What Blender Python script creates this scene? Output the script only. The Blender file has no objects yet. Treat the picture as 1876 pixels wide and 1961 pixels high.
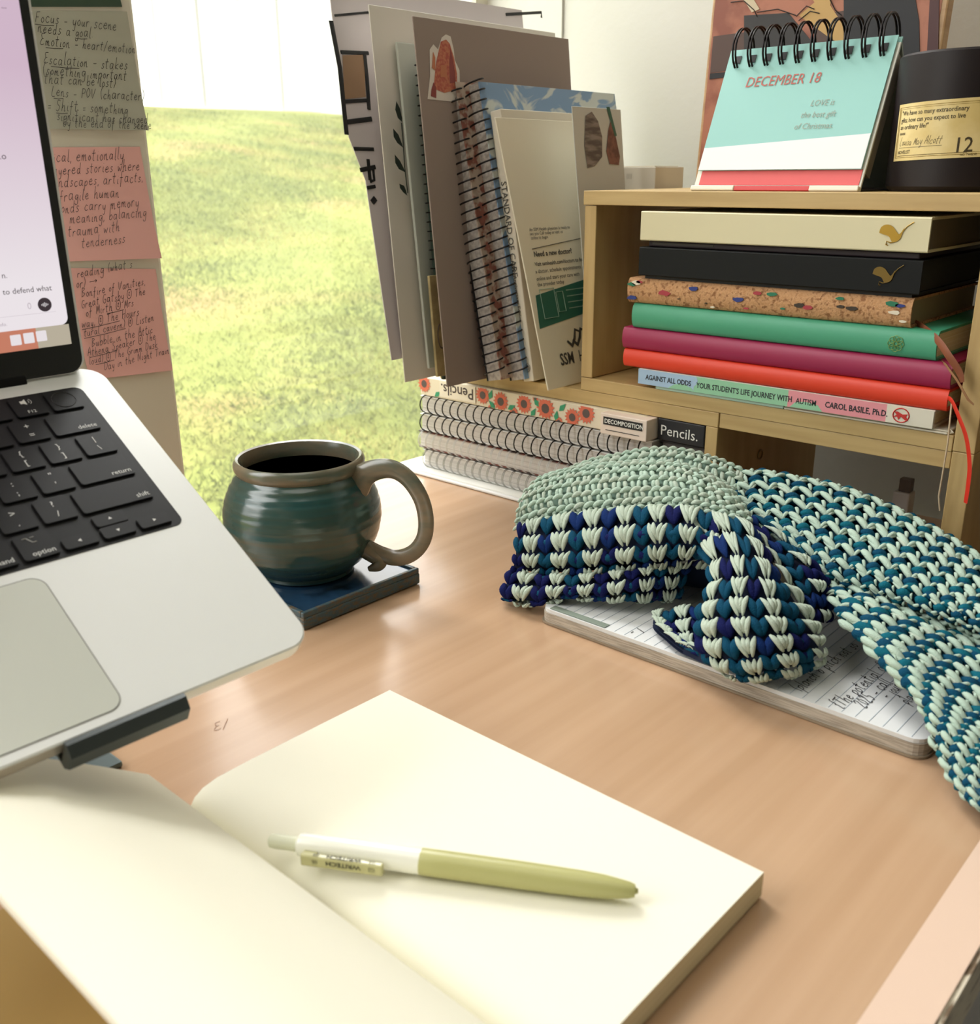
import bpy, bmesh, math, random
import numpy as np
from mathutils import Vector, Matrix
random.seed(7); rng = np.random.default_rng(7)
SC = bpy.context.scene; COL = SC.collection
PI = math.pi

# ------------------------------------------------------------------ camera
W, H, F = 1876.0, 1961.0, 1878.0
PITCH, ROLL, YAW = math.radians(19.0), math.radians(0.4), math.radians(42.3)
CAM = np.array([0, 0, 0.30])
_fh = np.array([-math.sin(YAW), math.cos(YAW), 0]); _z = np.array([0, 0, 1.0])
FW = _fh*math.cos(PITCH) - _z*math.sin(PITCH)
_r = np.cross(FW, _z); _r /= np.linalg.norm(_r); _u = np.cross(_r, FW)
RT = _r*math.cos(ROLL) - _u*math.sin(ROLL); UP = _u*math.cos(ROLL) + _r*math.sin(ROLL)
cam = bpy.data.objects.new('camera', bpy.data.cameras.new('camera')); COL.objects.link(cam)
m = Matrix(((RT[0], UP[0], -FW[0], CAM[0]), (RT[1], UP[1], -FW[1], CAM[1]), (RT[2], UP[2], -FW[2], CAM[2]), (0, 0, 0, 1)))
cam.matrix_world = m
cam.data.sensor_fit = 'HORIZONTAL'; cam.data.sensor_width = 36; cam.data.lens = 36*F/W
cam.data.clip_start = 0.01; cam.data.clip_end = 200
cam.data.dof.use_dof = True; cam.data.dof.focus_distance = 0.72; cam.data.dof.aperture_fstop = 14
SC.camera = cam

# ------------------------------------------------------------------ world, light, exposure
wd = bpy.data.worlds.new('world'); SC.world = wd; wd.use_nodes = True
bg = wd.node_tree.nodes['Background']; bg.inputs[0].default_value = (1.0, 0.985, 0.95, 1); bg.inputs[1].default_value = 3.6
def lamp(name, kind, loc, target, energy, size=None, color=(1, 1, 1), size_y=None):
    d = bpy.data.lights.new(name, kind); d.energy = energy; d.color = color
    if kind == 'AREA':
        d.shape = 'RECTANGLE'; d.size = size; d.size_y = size_y or size
    if kind == 'SUN': d.angle = size
    o = bpy.data.objects.new(name, d); COL.objects.link(o); o.location = loc
    o.rotation_euler = (Vector(target)-Vector(loc)).to_track_quat('-Z', 'Y').to_euler()
    return o
lamp('near_window_fill', 'AREA', (-1.15, -0.55, 0.95), (-0.2, 0.2, 0.0), 20, 1.3, (1.0, 1.0, 0.98), 1.1)  # added area panel outside the unseen near window, brightening the desk
lamp('window_skylight', 'AREA', (-1.25, 0.80, 1.25), (-0.25, 0.38, 0.0), 19, 0.7, (1.0, 1.0, 0.98), 0.6)
lamp('overhead_fill', 'AREA', (-0.15, 0.0, 1.66), (-0.2, 0.15, 0.0), 5, 1.0, (1.0, 0.96, 0.9))  # added fill light above the desk, with no fixture behind it
for nm, yc, w_ in (('portal_far', .695, .52), ('portal_near', -.55, 1.4)):
    p = lamp(nm, 'AREA', (-.86, yc, .5), (0, yc, .5), 1, w_, (1, 1, 1), 1.4); p.data.cycles.is_portal = True
SC.view_settings.view_transform = 'Standard'; SC.view_settings.look = 'None'
SC.view_settings.exposure = 0.0; SC.view_settings.gamma = 1.0; SC.view_settings.use_curve_mapping = False

# ------------------------------------------------------------------ picture -> world helpers
def ray(x, y): return FW + RT*((x-W/2)/F) - UP*((y-H/2)/F)
def onz(x, y, z=0.0):
    d = ray(x, y); return CAM + (z-CAM[2])/d[2]*d
def onax(x, y, ax, v):
    d = ray(x, y); return CAM + (v-CAM[ax])/d[ax]*d
def at(x, y, Y): return onax(x, y, 1, Y)
def onplane(x, y, O, N):
    d = ray(x, y); O = np.array(O); N = np.array(N); return CAM + ((O-CAM)@N)/(d@N)*d
def A(*v): return np.array(v, float)
def nrm(v): v = np.array(v, float); return v/np.linalg.norm(v)

# ------------------------------------------------------------------ materials
def lin(c):
    return tuple(((x/255)/12.92 if x/255 <= .04045 else ((x/255+.055)/1.055)**2.4) for x in c)+(1,)
def mat(name, col, rough=.6, metal=0, spec=.5, col2=None, nscale=(50, 50, 50), ndetail=4, lo=.4, hi=.6, bump=0, bscale=(200, 200, 200),
        coat=0, trans=0, emis=None, estr=0, subs=0, sheen=0, kind='noise', col3=None, dist=.0, alpha=1):
    M = bpy.data.materials.new(name); M.use_nodes = True; nt = M.node_tree; b = nt.nodes['Principled BSDF']
    b.inputs['Base Color'].default_value = lin(col); b.inputs['Roughness'].default_value = rough
    b.inputs['Metallic'].default_value = metal; b.inputs['Specular IOR Level'].default_value = spec
    b.inputs['Coat Weight'].default_value = coat; b.inputs['Transmission Weight'].default_value = trans
    b.inputs['Coat Roughness'].default_value = .15
    if sheen: b.inputs['Sheen Weight'].default_value = sheen
    if subs: b.inputs['Subsurface Weight'].default_value = subs; b.inputs['Subsurface Radius'].default_value = (.01, .008, .004)
    if emis: b.inputs['Emission Color'].default_value = lin(emis); b.inputs['Emission Strength'].default_value = estr
    if alpha < 1: b.inputs['Alpha'].default_value = alpha
    tc = nt.nodes.new('ShaderNodeTexCoord')
    def tex(sc, k):
        mp = nt.nodes.new('ShaderNodeMapping'); mp.inputs['Scale'].default_value = sc
        nt.links.new(tc.outputs['Object'], mp.inputs[0])
        if k == 'noise':
            t = nt.nodes.new('ShaderNodeTexNoise'); t.inputs['Scale'].default_value = 1; t.inputs['Detail'].default_value = ndetail
            t.inputs['Distortion'].default_value = dist
            nt.links.new(mp.outputs[0], t.inputs[0]); return t.outputs[0]
        t = nt.nodes.new('ShaderNodeTexVoronoi'); t.inputs['Scale'].default_value = 1
        nt.links.new(mp.outputs[0], t.inputs[0]); return t.outputs['Color'] if k == 'cells' else t.outputs['Distance']
    if col2:
        r = nt.nodes.new('ShaderNodeValToRGB'); e = r.color_ramp.elements
        e[0].position = lo; e[1].position = hi; e[0].color = lin(col); e[1].color = lin(col2)
        if col3: q = e.new((lo+hi)/2); q.color = lin(col3)
        nt.links.new(tex(nscale, kind), r.inputs[0]); nt.links.new(r.outputs[0], b.inputs['Base Color'])
    if bump:
        bp = nt.nodes.new('ShaderNodeBump'); bp.inputs['Strength'].default_value = bump; bp.inputs['Distance'].default_value = .002
        nt.links.new(tex(bscale, 'noise'), bp.inputs['Height']); nt.links.new(bp.outputs[0], b.inputs['Normal'])
    return M

# ------------------------------------------------------------------ mesh builder
WORLD = (A(0, 0, 0), A(1, 0, 0), A(0, 1, 0), A(0, 0, 1))
def frame(O, U, V, N=None):
    U = nrm(U); V = np.array(V, float); 
    if N is None: N = nrm(np.cross(U, V))
    V = nrm(V)
    return (np.array(O, float), U, V, nrm(N))
class MB:
    def __init__(s, fr=WORLD): s.v = []; s.f = []; s.mi = []; s.fr = fr; s.sm = []
    def T(s, p):
        O, U, V, N = s.fr; return O+U*p[0]+V*p[1]+N*p[2]
    def add(s, vs, fs, mi=0, smooth=False, raw=False):
        k = len(s.v)
        s.v += [tuple(p) if raw else tuple(s.T(p)) for p in vs]
        for f in fs: s.f.append(tuple(i+k for i in f)); s.mi.append(mi); s.sm.append(smooth)
        return s
    def box(s, a, b, mi=0, bev=0):
        x0, y0, z0 = [min(a[i], b[i]) for i in range(3)]; x1, y1, z1 = [max(a[i], b[i]) for i in range(3)]
        if bev:
            bev = min(bev, (x1-x0)/2.2, (y1-y0)/2.2, (z1-z0)/2.2)
            bm = bmesh.new(); bmesh.ops.create_cube(bm, size=1)
            for v in bm.verts: v.co = Vector(((x0+x1)/2+v.co.x*(x1-x0), (y0+y1)/2+v.co.y*(y1-y0), (z0+z1)/2+v.co.z*(z1-z0)))
            bmesh.ops.bevel(bm, geom=bm.edges[:], offset=bev, segments=2, profile=.5, affect='EDGES')
            bm.verts.index_update()
            s.add([v.co[:] for v in bm.verts], [[v.index for v in f.verts] for f in bm.faces], mi); bm.free(); return s
        s.add([(x0, y0, z0), (x1, y0, z0), (x1, y1, z0), (x0, y1, z0), (x0, y0, z1), (x1, y0, z1), (x1, y1, z1), (x0, y1, z1)],
              [(0, 3, 2, 1), (4, 5, 6, 7), (0, 1, 5, 4), (1, 2, 6, 5), (2, 3, 7, 6), (3, 0, 4, 7)], mi); return s
    def quad(s, pts, mi=0, raw=True): s.add(pts, [tuple(range(len(pts)))], mi, raw=raw); return s
    def prism(s, poly, z0, z1, mi=0, side=None, smooth=False):
        n = len(poly)
        s.add([(p[0], p[1], z0) for p in poly]+[(p[0], p[1], z1) for p in poly], [], mi)
        k = len(s.v)-2*n
        s.f.append(tuple(k+i for i in reversed(range(n)))); s.mi.append(mi); s.sm.append(False)
        s.f.append(tuple(k+n+i for i in range(n))); s.mi.append(mi); s.sm.append(False)
        for i in range(n):
            j = (i+1) % n; s.f.append((k+i, k+j, k+n+j, k+n+i)); s.mi.append(mi if side is None else side); s.sm.append(smooth)
        return s
    def prismx(s, poly, x0, x1, mi=0, smooth=False):    # poly in (y,z), extruded along x
        n = len(poly); k = len(s.v)
        s.add([(x0, p[0], p[1]) for p in poly]+[(x1, p[0], p[1]) for p in poly], [], mi)
        s.f.append(tuple(k+i for i in range(n))); s.mi.append(mi); s.sm.append(False)
        s.f.append(tuple(k+n+i for i in reversed(range(n)))); s.mi.append(mi); s.sm.append(False)
        for i in range(n):
            j = (i+1) % n; s.f.append((k+j, k+i, k+n+i, k+n+j)); s.mi.append(mi); s.sm.append(smooth)
        return s
    def grid(s, P, mi=0, smooth=True, raw=False, closed=False):
        P = np.array(P, float); a, b = P.shape[:2]; fs = []
        for i in range(a-1):
            for j in range(b-1 if not closed else b):
                j2 = (j+1) % b; fs.append((i*b+j, i*b+j2, (i+1)*b+j2, (i+1)*b+j))
        s.add(P.reshape(-1, 3), fs, mi, smooth, raw); return s
    def tube(s, pts, r, seg=8, mi=0, closed=False, cap=True, raw=False, flat=1.0, ref=None):
        P = [np.array(p, float) for p in pts]; n = len(P); R = r if hasattr(r, '__len__') else [r]*n
        tang = []
        for i in range(n):
            a = P[i-1] if (i or closed) else P[i]; b = P[(i+1) % n] if (i < n-1 or closed) else P[i]
            tang.append(nrm(b-a))
        ref = np.array(ref, float) if ref is not None else (A(0, 0, 1) if abs(tang[0][2]) < .9 else A(1, 0, 0))
        nn = nrm(np.cross(np.cross(tang[0], ref), tang[0])); rings = []
        for i in range(n):
            t = tang[i]; nn = nrm(nn - t*(nn@t)); bb = np.cross(t, nn)
            rings.append([P[i]+(nn*math.cos(2*PI*k/seg)*flat+bb*math.sin(2*PI*k/seg))*R[i] for k in range(seg)])
        fs = []; m_ = n if closed else n-1
        for i in range(m_):
            i2 = (i+1) % n
            for k in range(seg):
                k2 = (k+1) % seg; fs.append((i*seg+k, i*seg+k2, i2*seg+k2, i2*seg+k))
        if cap and not closed: fs.append(tuple(reversed(range(seg)))); fs.append(tuple((n-1)*seg+k for k in range(seg)))
        s.add([q for rr in rings for q in rr], fs, mi, True, raw); return s
    def lathe(s, prof, seg=48, mi=0, cx=0, cy=0, scale=(1, 1)):
        n = len(prof); vs = []; fs = []
        for r, z in prof:
            for k in range(seg): a = 2*PI*k/seg; vs.append((cx+r*math.cos(a)*scale[0], cy+r*math.sin(a)*scale[1], z))
        for i in range(n-1):
            for k in range(seg):
                k2 = (k+1) % seg; fs.append((i*seg+k, i*seg+k2, (i+1)*seg+k2, (i+1)*seg+k))
        if prof[0][0] > 1e-6: fs.append(tuple(reversed(range(seg))))
        if prof[-1][0] > 1e-6: fs.append(tuple((n-1)*seg+k for k in range(seg)))
        s.add(vs, fs, mi, True); return s
    def build(s, name, mats, parent=None, label=None, cat=None, group=None, kind=None, recalc=True):
        me = bpy.data.meshes.new(name)
        V = np.array(s.v, float); c = (V.min(0)+V.max(0))/2
        me.from_pydata([tuple(p) for p in (V-c)], [], s.f)
        if not isinstance(mats, (list, tuple)): mats = [mats]
        for q in mats: me.materials.append(q)
        me.polygons.foreach_set('material_index', s.mi); me.polygons.foreach_set('use_smooth', s.sm)
        if recalc and len(s.f) < 60000:
            bm = bmesh.new(); bm.from_mesh(me); bmesh.ops.recalc_face_normals(bm, faces=bm.faces[:]); bm.to_mesh(me); bm.free()
        if any(s.sm) and len(s.f) < 60000: me.set_sharp_from_angle(angle=math.radians(38))
        me.update()
        o = bpy.data.objects.new(name, me); COL.objects.link(o); o.location = c
        if parent is not None: setpar(o, parent)
        props(o, label, cat, group, kind); return o
def props(o, label=None, cat=None, group=None, kind=None):
    if label: o['label'] = label
    if cat: o['category'] = cat
    if group: o['group'] = group
    if kind: o['kind'] = kind
WL = {}
def worldloc(o):
    l = Vector(o.location); 
    return l if o.parent is None else WL[o.name]
def setpar(o, p):
    w = Vector(o.location); pw = worldloc(p)
    o.parent = p; o.location = w-pw; WL[o.name] = w
def thing(name, loc, label, cat, group=None):
    o = bpy.data.objects.new(name, None); COL.objects.link(o); o.location = tuple(loc); o.empty_display_size = .02
    props(o, label, cat, group); return o

# ------------------------------------------------------------------ lettering
def text2d(s, size, bold=0, shear=0, align='LEFT', spacing=1):
    cu = bpy.data.curves.new('t', 'FONT'); cu.body = s; cu.size = size; cu.offset = bold*size; cu.shear = shear
    cu.align_x = align; cu.resolution_u = 2; cu.space_character = spacing
    o = bpy.data.objects.new('t', cu); me = o.to_mesh()
    v = [tuple(x.co[:2]) for x in me.vertices]; f = [tuple(p.vertices) for p in me.polygons]
    o.to_mesh_clear(); bpy.data.objects.remove(o); bpy.data.curves.remove(cu)
    return v, f
def put_text(mb, s, x, y, size, fn=None, bold=0, shear=0, align='LEFT', rot=0, mi=0, sx=1, spacing=1):
    """text on the builder's own frame (u right, v up) or through fn(x, y) -> world point"""
    v, f = text2d(s, size, bold, shear, align, spacing); c, d = math.cos(rot), math.sin(rot)
    P = [(x+(a*sx)*c-b*d, y+(a*sx)*d+b*c) for a, b in v]
    if fn: mb.add([fn(*p) for p in P], f, mi, raw=True)
    else: mb.add([(p[0], p[1], 0) for p in P], f, mi)
G = {  # single-stroke handwriting; x-height 0.5
 'a': [[(.38,.45),(.15,.48),(.05,.2),(.15,.02),(.33,.15),(.4,.48)],[(.4,.48),(.38,.1),(.48,.0)]], 'b': [[(.1,1),(.05,.05)],[(.06,.25),(.25,.48),(.4,.25),(.22,.0),(.05,.05)]],
 'c': [[(.38,.4),(.2,.48),(.05,.2),(.2,.0),(.4,.1)]], 'd': [[(.38,.42),(.15,.45),(.05,.15),(.2,.0),(.36,.2)],[(.42,1),(.36,.1),(.46,0)]],
 'e': [[(.06,.25),(.36,.3),(.25,.5),(.05,.22),(.2,0),(.42,.1)]], 'f': [[(.4,.9),(.25,.95),(.18,.5),(.12,-.3)],[(.02,.45),(.36,.47)]],
 'g': [[(.38,.42),(.15,.45),(.06,.2),(.2,.05),(.36,.3)],[(.39,.45),(.34,-.3),(.12,-.4),(.05,-.25)]], 'h': [[(.12,1),(.04,0)],[(.07,.25),(.25,.48),(.32,.3),(.3,0),(.42,.05)]],
 'i': [[(.12,.45),(.08,.05),(.2,.02)],[(.15,.68),(.16,.7)]], 'j': [[(.2,.45),(.12,-.3),(0,-.35)],[(.22,.68),(.23,.7)]], 'k': [[(.12,1),(.04,0)],[(.36,.45),(.07,.2),(.38,0)]],
 'l': [[(.14,1),(.08,.08),(.2,.0)]], 'm': [[(.05,.45),(.03,0)],[(.04,.25),(.18,.47),(.22,.0)],[(.22,.25),(.38,.47),(.42,0),(.52,.04)]], 'n': [[(.05,.45),(.03,0)],[(.04,.25),(.22,.47),(.28,.0),(.4,.04)]],
 'o': [[(.22,.48),(.05,.25),(.18,0),(.36,.22),(.22,.48)]], 'p': [[(.1,.45),(.02,-.4)],[(.08,.3),(.28,.48),(.38,.25),(.2,.03),(.06,.1)]], 'q': [[(.36,.42),(.12,.42),(.08,.1),(.3,.1),(.38,.45),(.32,-.4)]],
 'r': [[(.06,.45),(.04,0)],[(.05,.25),(.16,.45),(.32,.42)]], 's': [[(.34,.42),(.18,.48),(.14,.3),(.3,.15),(.15,0),(.02,.06)]], 't': [[(.2,.85),(.12,.08),(.26,.02)],[(.0,.55),(.36,.58)]],
 'u': [[(.06,.45),(.06,.08),(.25,.05),(.34,.45)],[(.34,.45),(.34,.05),(.42,.02)]], 'v': [[(.04,.45),(.15,0),(.34,.46)]], 'w': [[(.04,.45),(.1,0),(.24,.35),(.32,0),(.48,.46)]],
 'x': [[(.04,.45),(.34,0)],[(.34,.45),(.04,0)]], 'y': [[(.06,.45),(.1,.1),(.28,.1),(.36,.45)],[(.36,.45),(.26,-.35),(.08,-.35)]], 'z': [[(.05,.45),(.35,.45),(.05,0),(.38,.02)]],
 'F': [[(.12,.95),(.05,0)],[(.1,.95),(.5,1)],[(.08,.5),(.38,.52)]], 'E': [[(.45,.95),(.12,.9),(.2,.52),(.36,.52)],[(.2,.52),(.02,.15),(.2,0),(.44,.1)]], 'L': [[(.2,.98),(.08,.05),(.45,.0)]],
 'P': [[(.12,.9),(.04,0)],[(.08,.9),(.42,.85),(.38,.5),(.1,.45)]], 'O': [[(.28,.9),(.05,.5),(.2,0),(.48,.4),(.28,.9)]], 'V': [[(.05,.9),(.18,0),(.5,.95)]],
 'S': [[(.45,.85),(.2,.92),(.14,.6),(.38,.35),(.2,0),(.0,.1)]], 'T': [[(0,.9),(.55,.95)],[(.28,.92),(.2,0)]], 'B': [[(.12,.95),(.05,0)],[(.1,.92),(.42,.8),(.1,.5),(.45,.3),(.05,0)]],
 'G': [[(.45,.85),(.2,.92),(.03,.4),(.2,0),(.42,.1),(.42,.4),(.25,.4)]], 'M': [[(.02,0),(.12,.9),(.25,.2),(.45,.95),(.46,0)]], 'H': [[(.1,.9),(.04,0)],[(.45,.95),(.38,0)],[(.05,.45),(.42,.5)]],
 'D': [[(.12,.9),(.06,0),(.4,.2),(.45,.7),(.08,.92)]], 'N': [[(.03,0),(.1,.9),(.38,.05),(.48,.95)]], 'A': [[(.0,0),(.25,.95),(.42,0)],[(.1,.35),(.38,.38)]], '-': [[(.05,.28),(.4,.3)]], '=': [[(.05,.4),(.35,.42)],[(.05,.2),(.35,.22)]],
 '(': [[(.25,1),(.08,.5),(.2,-.1)]], ')': [[(.05,1),(.22,.5),(.05,-.1)]], '.': [[(.08,.02),(.1,.05)]], ',': [[(.1,.05),(.05,-.15)]], '/': [[(.4,1),(.02,-.1)]], '{': [[(.3,1),(.15,.9),(.18,.55),(.05,.5),(.15,.4),(.1,.0),(.25,-.05)]],
 '[': [[(.3,.9),(.1,.85),(.06,0),(.25,-.05)]], '>': [[(.0,.3),(.9,.32)],[(.7,.45),(.9,.32),(.7,.18)]], '2': [[(.05,.7),(.2,.92),(.36,.7),(.05,.02),(.4,.02)]], '0': [[(.22,.9),(.05,.5),(.18,0),(.38,.4),(.22,.9)]],
 '5': [[(.4,.9),(.12,.88),(.1,.5),(.35,.4),(.25,0),(.03,.05)]], '3': [[(.05,.8),(.3,.9),(.15,.5),(.38,.3),(.05,0)]], '4': [[(.2,.9),(.05,.4),(.4,.42)],[(.3,.6),(.28,0)]], '6': [[(.3,.9),(.05,.3),(.2,0),(.36,.25),(.08,.3)]],
 "'": [[(.1,.95),(.08,.75)]], '@': [[(.5,.9),(.1,.9),(-.02,.3),(.2,-.1),(.55,.1),(.6,.6),(.5,.9)],[(.2,.6),(.35,.65),(.2,.3),(.4,.3)]], '&': [[(.4,.0),(.1,.7),(.25,.9),(.3,.7),(.05,.3),(.15,.0),(.4,.35)]]}
def put_hand(mb, s, x, y, size, w=.0004, rot=0, slant=.25, under=None, fn=None, seed=1, spread=1.0, sx=1.0):
    r = random.Random(seed*101+len(s)); cx = 0; c, d = math.cos(rot), math.sin(rot)
    def tr(px, py):
        px = px*sx+py*slant; px *= size; py *= size; X = x+px*c-py*d; Y = y+px*d+py*c
        return tuple(fn(X, Y)) if fn else (X, Y, 0)
    def ribbon(pts):
        n = len(pts); L = []
        for i in range(n):
            a = pts[max(i-1, 0)]; b = pts[min(i+1, n-1)]; tx, ty = b[0]-a[0], b[1]-a[1]; l = math.hypot(tx, ty) or 1
            q = w/size/2; L.append(((pts[i][0]-ty/l*q, pts[i][1]+tx/l*q), (pts[i][0]+ty/l*q, pts[i][1]-tx/l*q)))
        vs = [tr(*p) for pr in L for p in pr]; fs = [(2*i, 2*i+1, 2*i+3, 2*i+2) for i in range(n-1)]
        mb.add(vs, fs, 0, raw=bool(fn))
    def smooth(p):
        if len(p) < 3: return p
        out = []
        for i in range(len(p)-1):
            p0 = p[max(i-1, 0)]; p1 = p[i]; p2 = p[i+1]; p3 = p[min(i+2, len(p)-1)]
            for t in (0, .34, .67):
                out.append(tuple(.5*((2*p1[k])+(-p0[k]+p2[k])*t+(2*p0[k]-5*p1[k]+4*p2[k]-p3[k])*t*t+(-p0[k]+3*p1[k]-3*p2[k]+p3[k])*t**3) for k in (0, 1)))
        return out+[p[-1]]
    for ch in s:
        if ch == ' ': cx += .42*spread; continue
        g = G.get(ch) or G.get(ch.lower())
        if not g: cx += .3; continue
        wd_ = max(p[0] for st in g for p in st); jy = r.uniform(-.05, .05); js = r.uniform(.88, 1.1)
        for st in g: ribbon(smooth([(cx+p[0]*js, p[1]*js+jy) for p in st]))
        cx += (wd_*js+.1)*spread
    if under is not None: ribbon([(under[0], -.18), ((under[0]+under[1])/2, -.22), (under[1], -.16)])
    return cx*size

# shared materials
M = {}
M['desk'] = mat('desk_laminate', (201, 166, 134), .24, spec=.55, coat=.35, col2=(188, 152, 119), nscale=(60, 2.2, 10), ndetail=5, lo=.3, hi=.72, bump=.02, bscale=(300, 300, 300))
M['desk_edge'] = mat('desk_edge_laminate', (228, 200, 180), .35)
M['chip'] = mat('worn_edge', (225, 215, 195), .3, col2=(120, 100, 80), nscale=(300, 60, 300), lo=.5, hi=.6)
M['wood'] = mat('beech_panel', (206, 178, 124), .45, col2=(186, 156, 104), nscale=(9, 60, 120), ndetail=4, lo=.3, hi=.7)
M['wood_v'] = mat('beech_panel_upright', (204, 176, 122), .45, col2=(184, 154, 102), nscale=(120, 60, 9), ndetail=4, lo=.3, hi=.7)
M['wall'] = mat('painted_wall', (214, 213, 206), .8, bump=.15, bscale=(120, 120, 120))
M['wall2'] = mat('greige_wall', (120, 114, 106), .8)
M['trim'] = mat('window_trim', (214, 208, 192), .6)
M['paper'] = mat('white_paper', (244, 244, 238), .75)
M['cream'] = mat('cream_paper', (247, 244, 226), .8, subs=.0)
M['black'] = mat('black_ink', (22, 22, 24), .6)
M['ink'] = mat('pen_ink', (48, 44, 50), .7)
M['steel_dark'] = mat('black_wire', (28, 24, 24), .35, metal=.6)
M['steel'] = mat('white_wire', (225, 225, 225), .35, metal=.3)
M['darkplastic'] = mat('dark_plastic', (40, 42, 44), .4)

# ------------------------------------------------------------------ the room
XW = -.757; YB = .96; ZF = -.74; ZC = 1.7
MB().box((XW-.13, -2.2, ZF-.05), (2.2, YB+.2, ZF)).build('floor', mat('floor_vinyl', (128, 118, 104), .6, col2=(112, 102, 90), nscale=(6, 6, 6)), kind='structure')
MB().box((XW-.13, -2.2, ZC), (2.2, YB+.2, ZC+.05)).build('ceiling', M['wall'], kind='structure')
MB().box((XW-.13, YB, ZF), (2.2, YB+.12, ZC)).build('wall_back', M['wall'], kind='structure')
MB().box((2.2, -2.3, ZF), (2.3, YB+.2, ZC)).build('wall_right', M['wall2'], kind='structure')
MB().box((XW-.3, -2.3, ZF), (2.3, -2.2, ZC)).build('wall_front', M['wall2'], kind='structure')
wl = MB(); T_ = .13
for a, b in (((-2.2, ZF), (YB, -.20)), ((-2.2, 1.35), (YB, ZC)), ((-2.2, -.20), (-1.5, 1.35)), ((.957, -.20), (YB, 1.35))):
    wl.box((XW-T_, a[0], a[1]), (XW, b[0], b[1]))
wl.build('wall_left', M['wall'], kind='structure')
MB().box((XW-T_, .17, -.20), (XW, .4335, 1.35), bev=.003).build('trim_1', M['trim'], kind='structure')
M['glass'] = bpy.data.materials.new('window_glass'); M['glass'].use_nodes = True
nt = M['glass'].node_tree; nt.nodes.remove(nt.nodes['Principled BSDF']); out = nt.nodes['Material Output']
tr = nt.nodes.new('ShaderNodeBsdfTransparent'); gl = nt.nodes.new('ShaderNodeBsdfGlossy'); gl.inputs['Roughness'].default_value = .02
fr = nt.nodes.new('ShaderNodeLayerWeight'); pw = nt.nodes.new('ShaderNodeMath'); pw.operation = 'POWER'; pw.inputs[1].default_value = 5
ma = nt.nodes.new('ShaderNodeMath'); ma.operation = 'MULTIPLY_ADD'; ma.inputs[1].default_value = .7; ma.inputs[2].default_value = .03; mx = nt.nodes.new('ShaderNodeMixShader')
nt.links.new(fr.outputs['Facing'], pw.inputs[0]); nt.links.new(pw.outputs[0], ma.inputs[0]); nt.links.new(ma.outputs[0], mx.inputs[0])
veil = nt.nodes.new('ShaderNodeBsdfTranslucent'); veil_mix = nt.nodes.new('ShaderNodeMixShader'); veil_mix.inputs[0].default_value = .05   # translucent haze painted into the pane to pale the lawn
nt.links.new(tr.outputs[0], veil_mix.inputs[1]); nt.links.new(veil.outputs[0], veil_mix.inputs[2]); nt.links.new(veil_mix.outputs[0], mx.inputs[1]); nt.links.new(gl.outputs[0], mx.inputs[2]); nt.links.new(mx.outputs[0], out.inputs[0])
for nm, y0, y1 in (('window_1', .4335, .957), ('window_2', -1.5, .17)):
    w_ = MB()
    for a, b in (((y0, -.2), (y1, -.175)), ((y0, 1.325), (y1, 1.35)), ((y0, -.175), (y0+.004, 1.325)), ((y1-.02, -.175), (y1, 1.325))):
        w_.box((XW-.129, a[0], a[1]), (XW-.112, b[0], b[1]))
    fo = w_.build(nm, M['trim'], kind='structure')
    MB().box((XW-.120, y0+.004, -.175), (XW-.118, y1-.02, 1.325)).build('pane', M['glass'], parent=fo)

# outside: sloping lawn up to a white boarded fence
M['soil'] = mat('lawn_turf', (128, 138, 62), .95, col2=(160, 140, 82), nscale=(1.6, 1.2, 1), ndetail=6, lo=.42, hi=.68, col3=(142, 150, 68))
def lawnz(x): return -.52+(-1.2-x)*.2015
N_ = 40
P = [[(x, y, lawnz(x)+.012*math.sin(x*3.1+y*2.3)) for y in np.linspace(-14, 22, N_)] for x in np.linspace(-1.0, -8.1, N_)]
MB().grid(P).build('lawn', M['soil'], kind='structure')
nb = 120000
bx = -1.15-6.75*rng.random(nb)**.8; tY = rng.random(nb)
by = (-bx)*(.45+tY*.85)
h_ = .011+.014*rng.random(nb); az = rng.random(nb)*2*PI; wv = .0028+.002*rng.random(nb)
hz = -.52+(-1.2-bx)*.2015
V = np.zeros((nb, 3, 3)); V[:, 0] = np.c_[bx-wv*np.cos(az), by-wv*np.sin(az), hz]; V[:, 1] = np.c_[bx+wv*np.cos(az), by+wv*np.sin(az), hz]
V[:, 2] = np.c_[bx+.013*rng.standard_normal(nb), by+.013*rng.standard_normal(nb), hz+h_]
me = bpy.data.meshes.new('grass'); me.from_pydata(V.reshape(-1, 3).tolist(), [], np.arange(nb*3).reshape(-1, 3).tolist())
me.materials.append(mat('grass_blade', (112, 126, 54), .8, col2=(166, 162, 88), nscale=(2.2, 2.2, 2), lo=.35, hi=.65, ndetail=6, col3=(136, 144, 64)))
go = bpy.data.objects.new('grass', me); COL.objects.link(go); props(go, 'short yellow green grass growing on the lawn outside the window', 'grass', kind='stuff')
fence = thing('boarded_fence', (-8.1, 5, .85), 'tall white boarded wall at the far edge of the lawn', 'fence')
M['fence'] = mat('white_board', (196, 197, 192), .7)
for k in range(46):
    y0 = -4+k*.42
    MB().box((-8.16, y0, .875), (-8.1-.01*(k % 2), y0+.405, 2.5)).build('board', M['fence'], fence)
MB().box((-8.2, -4.1, .875), (-8.165, 15.5, 2.45)).build('backing', M['fence'], fence)

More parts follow.
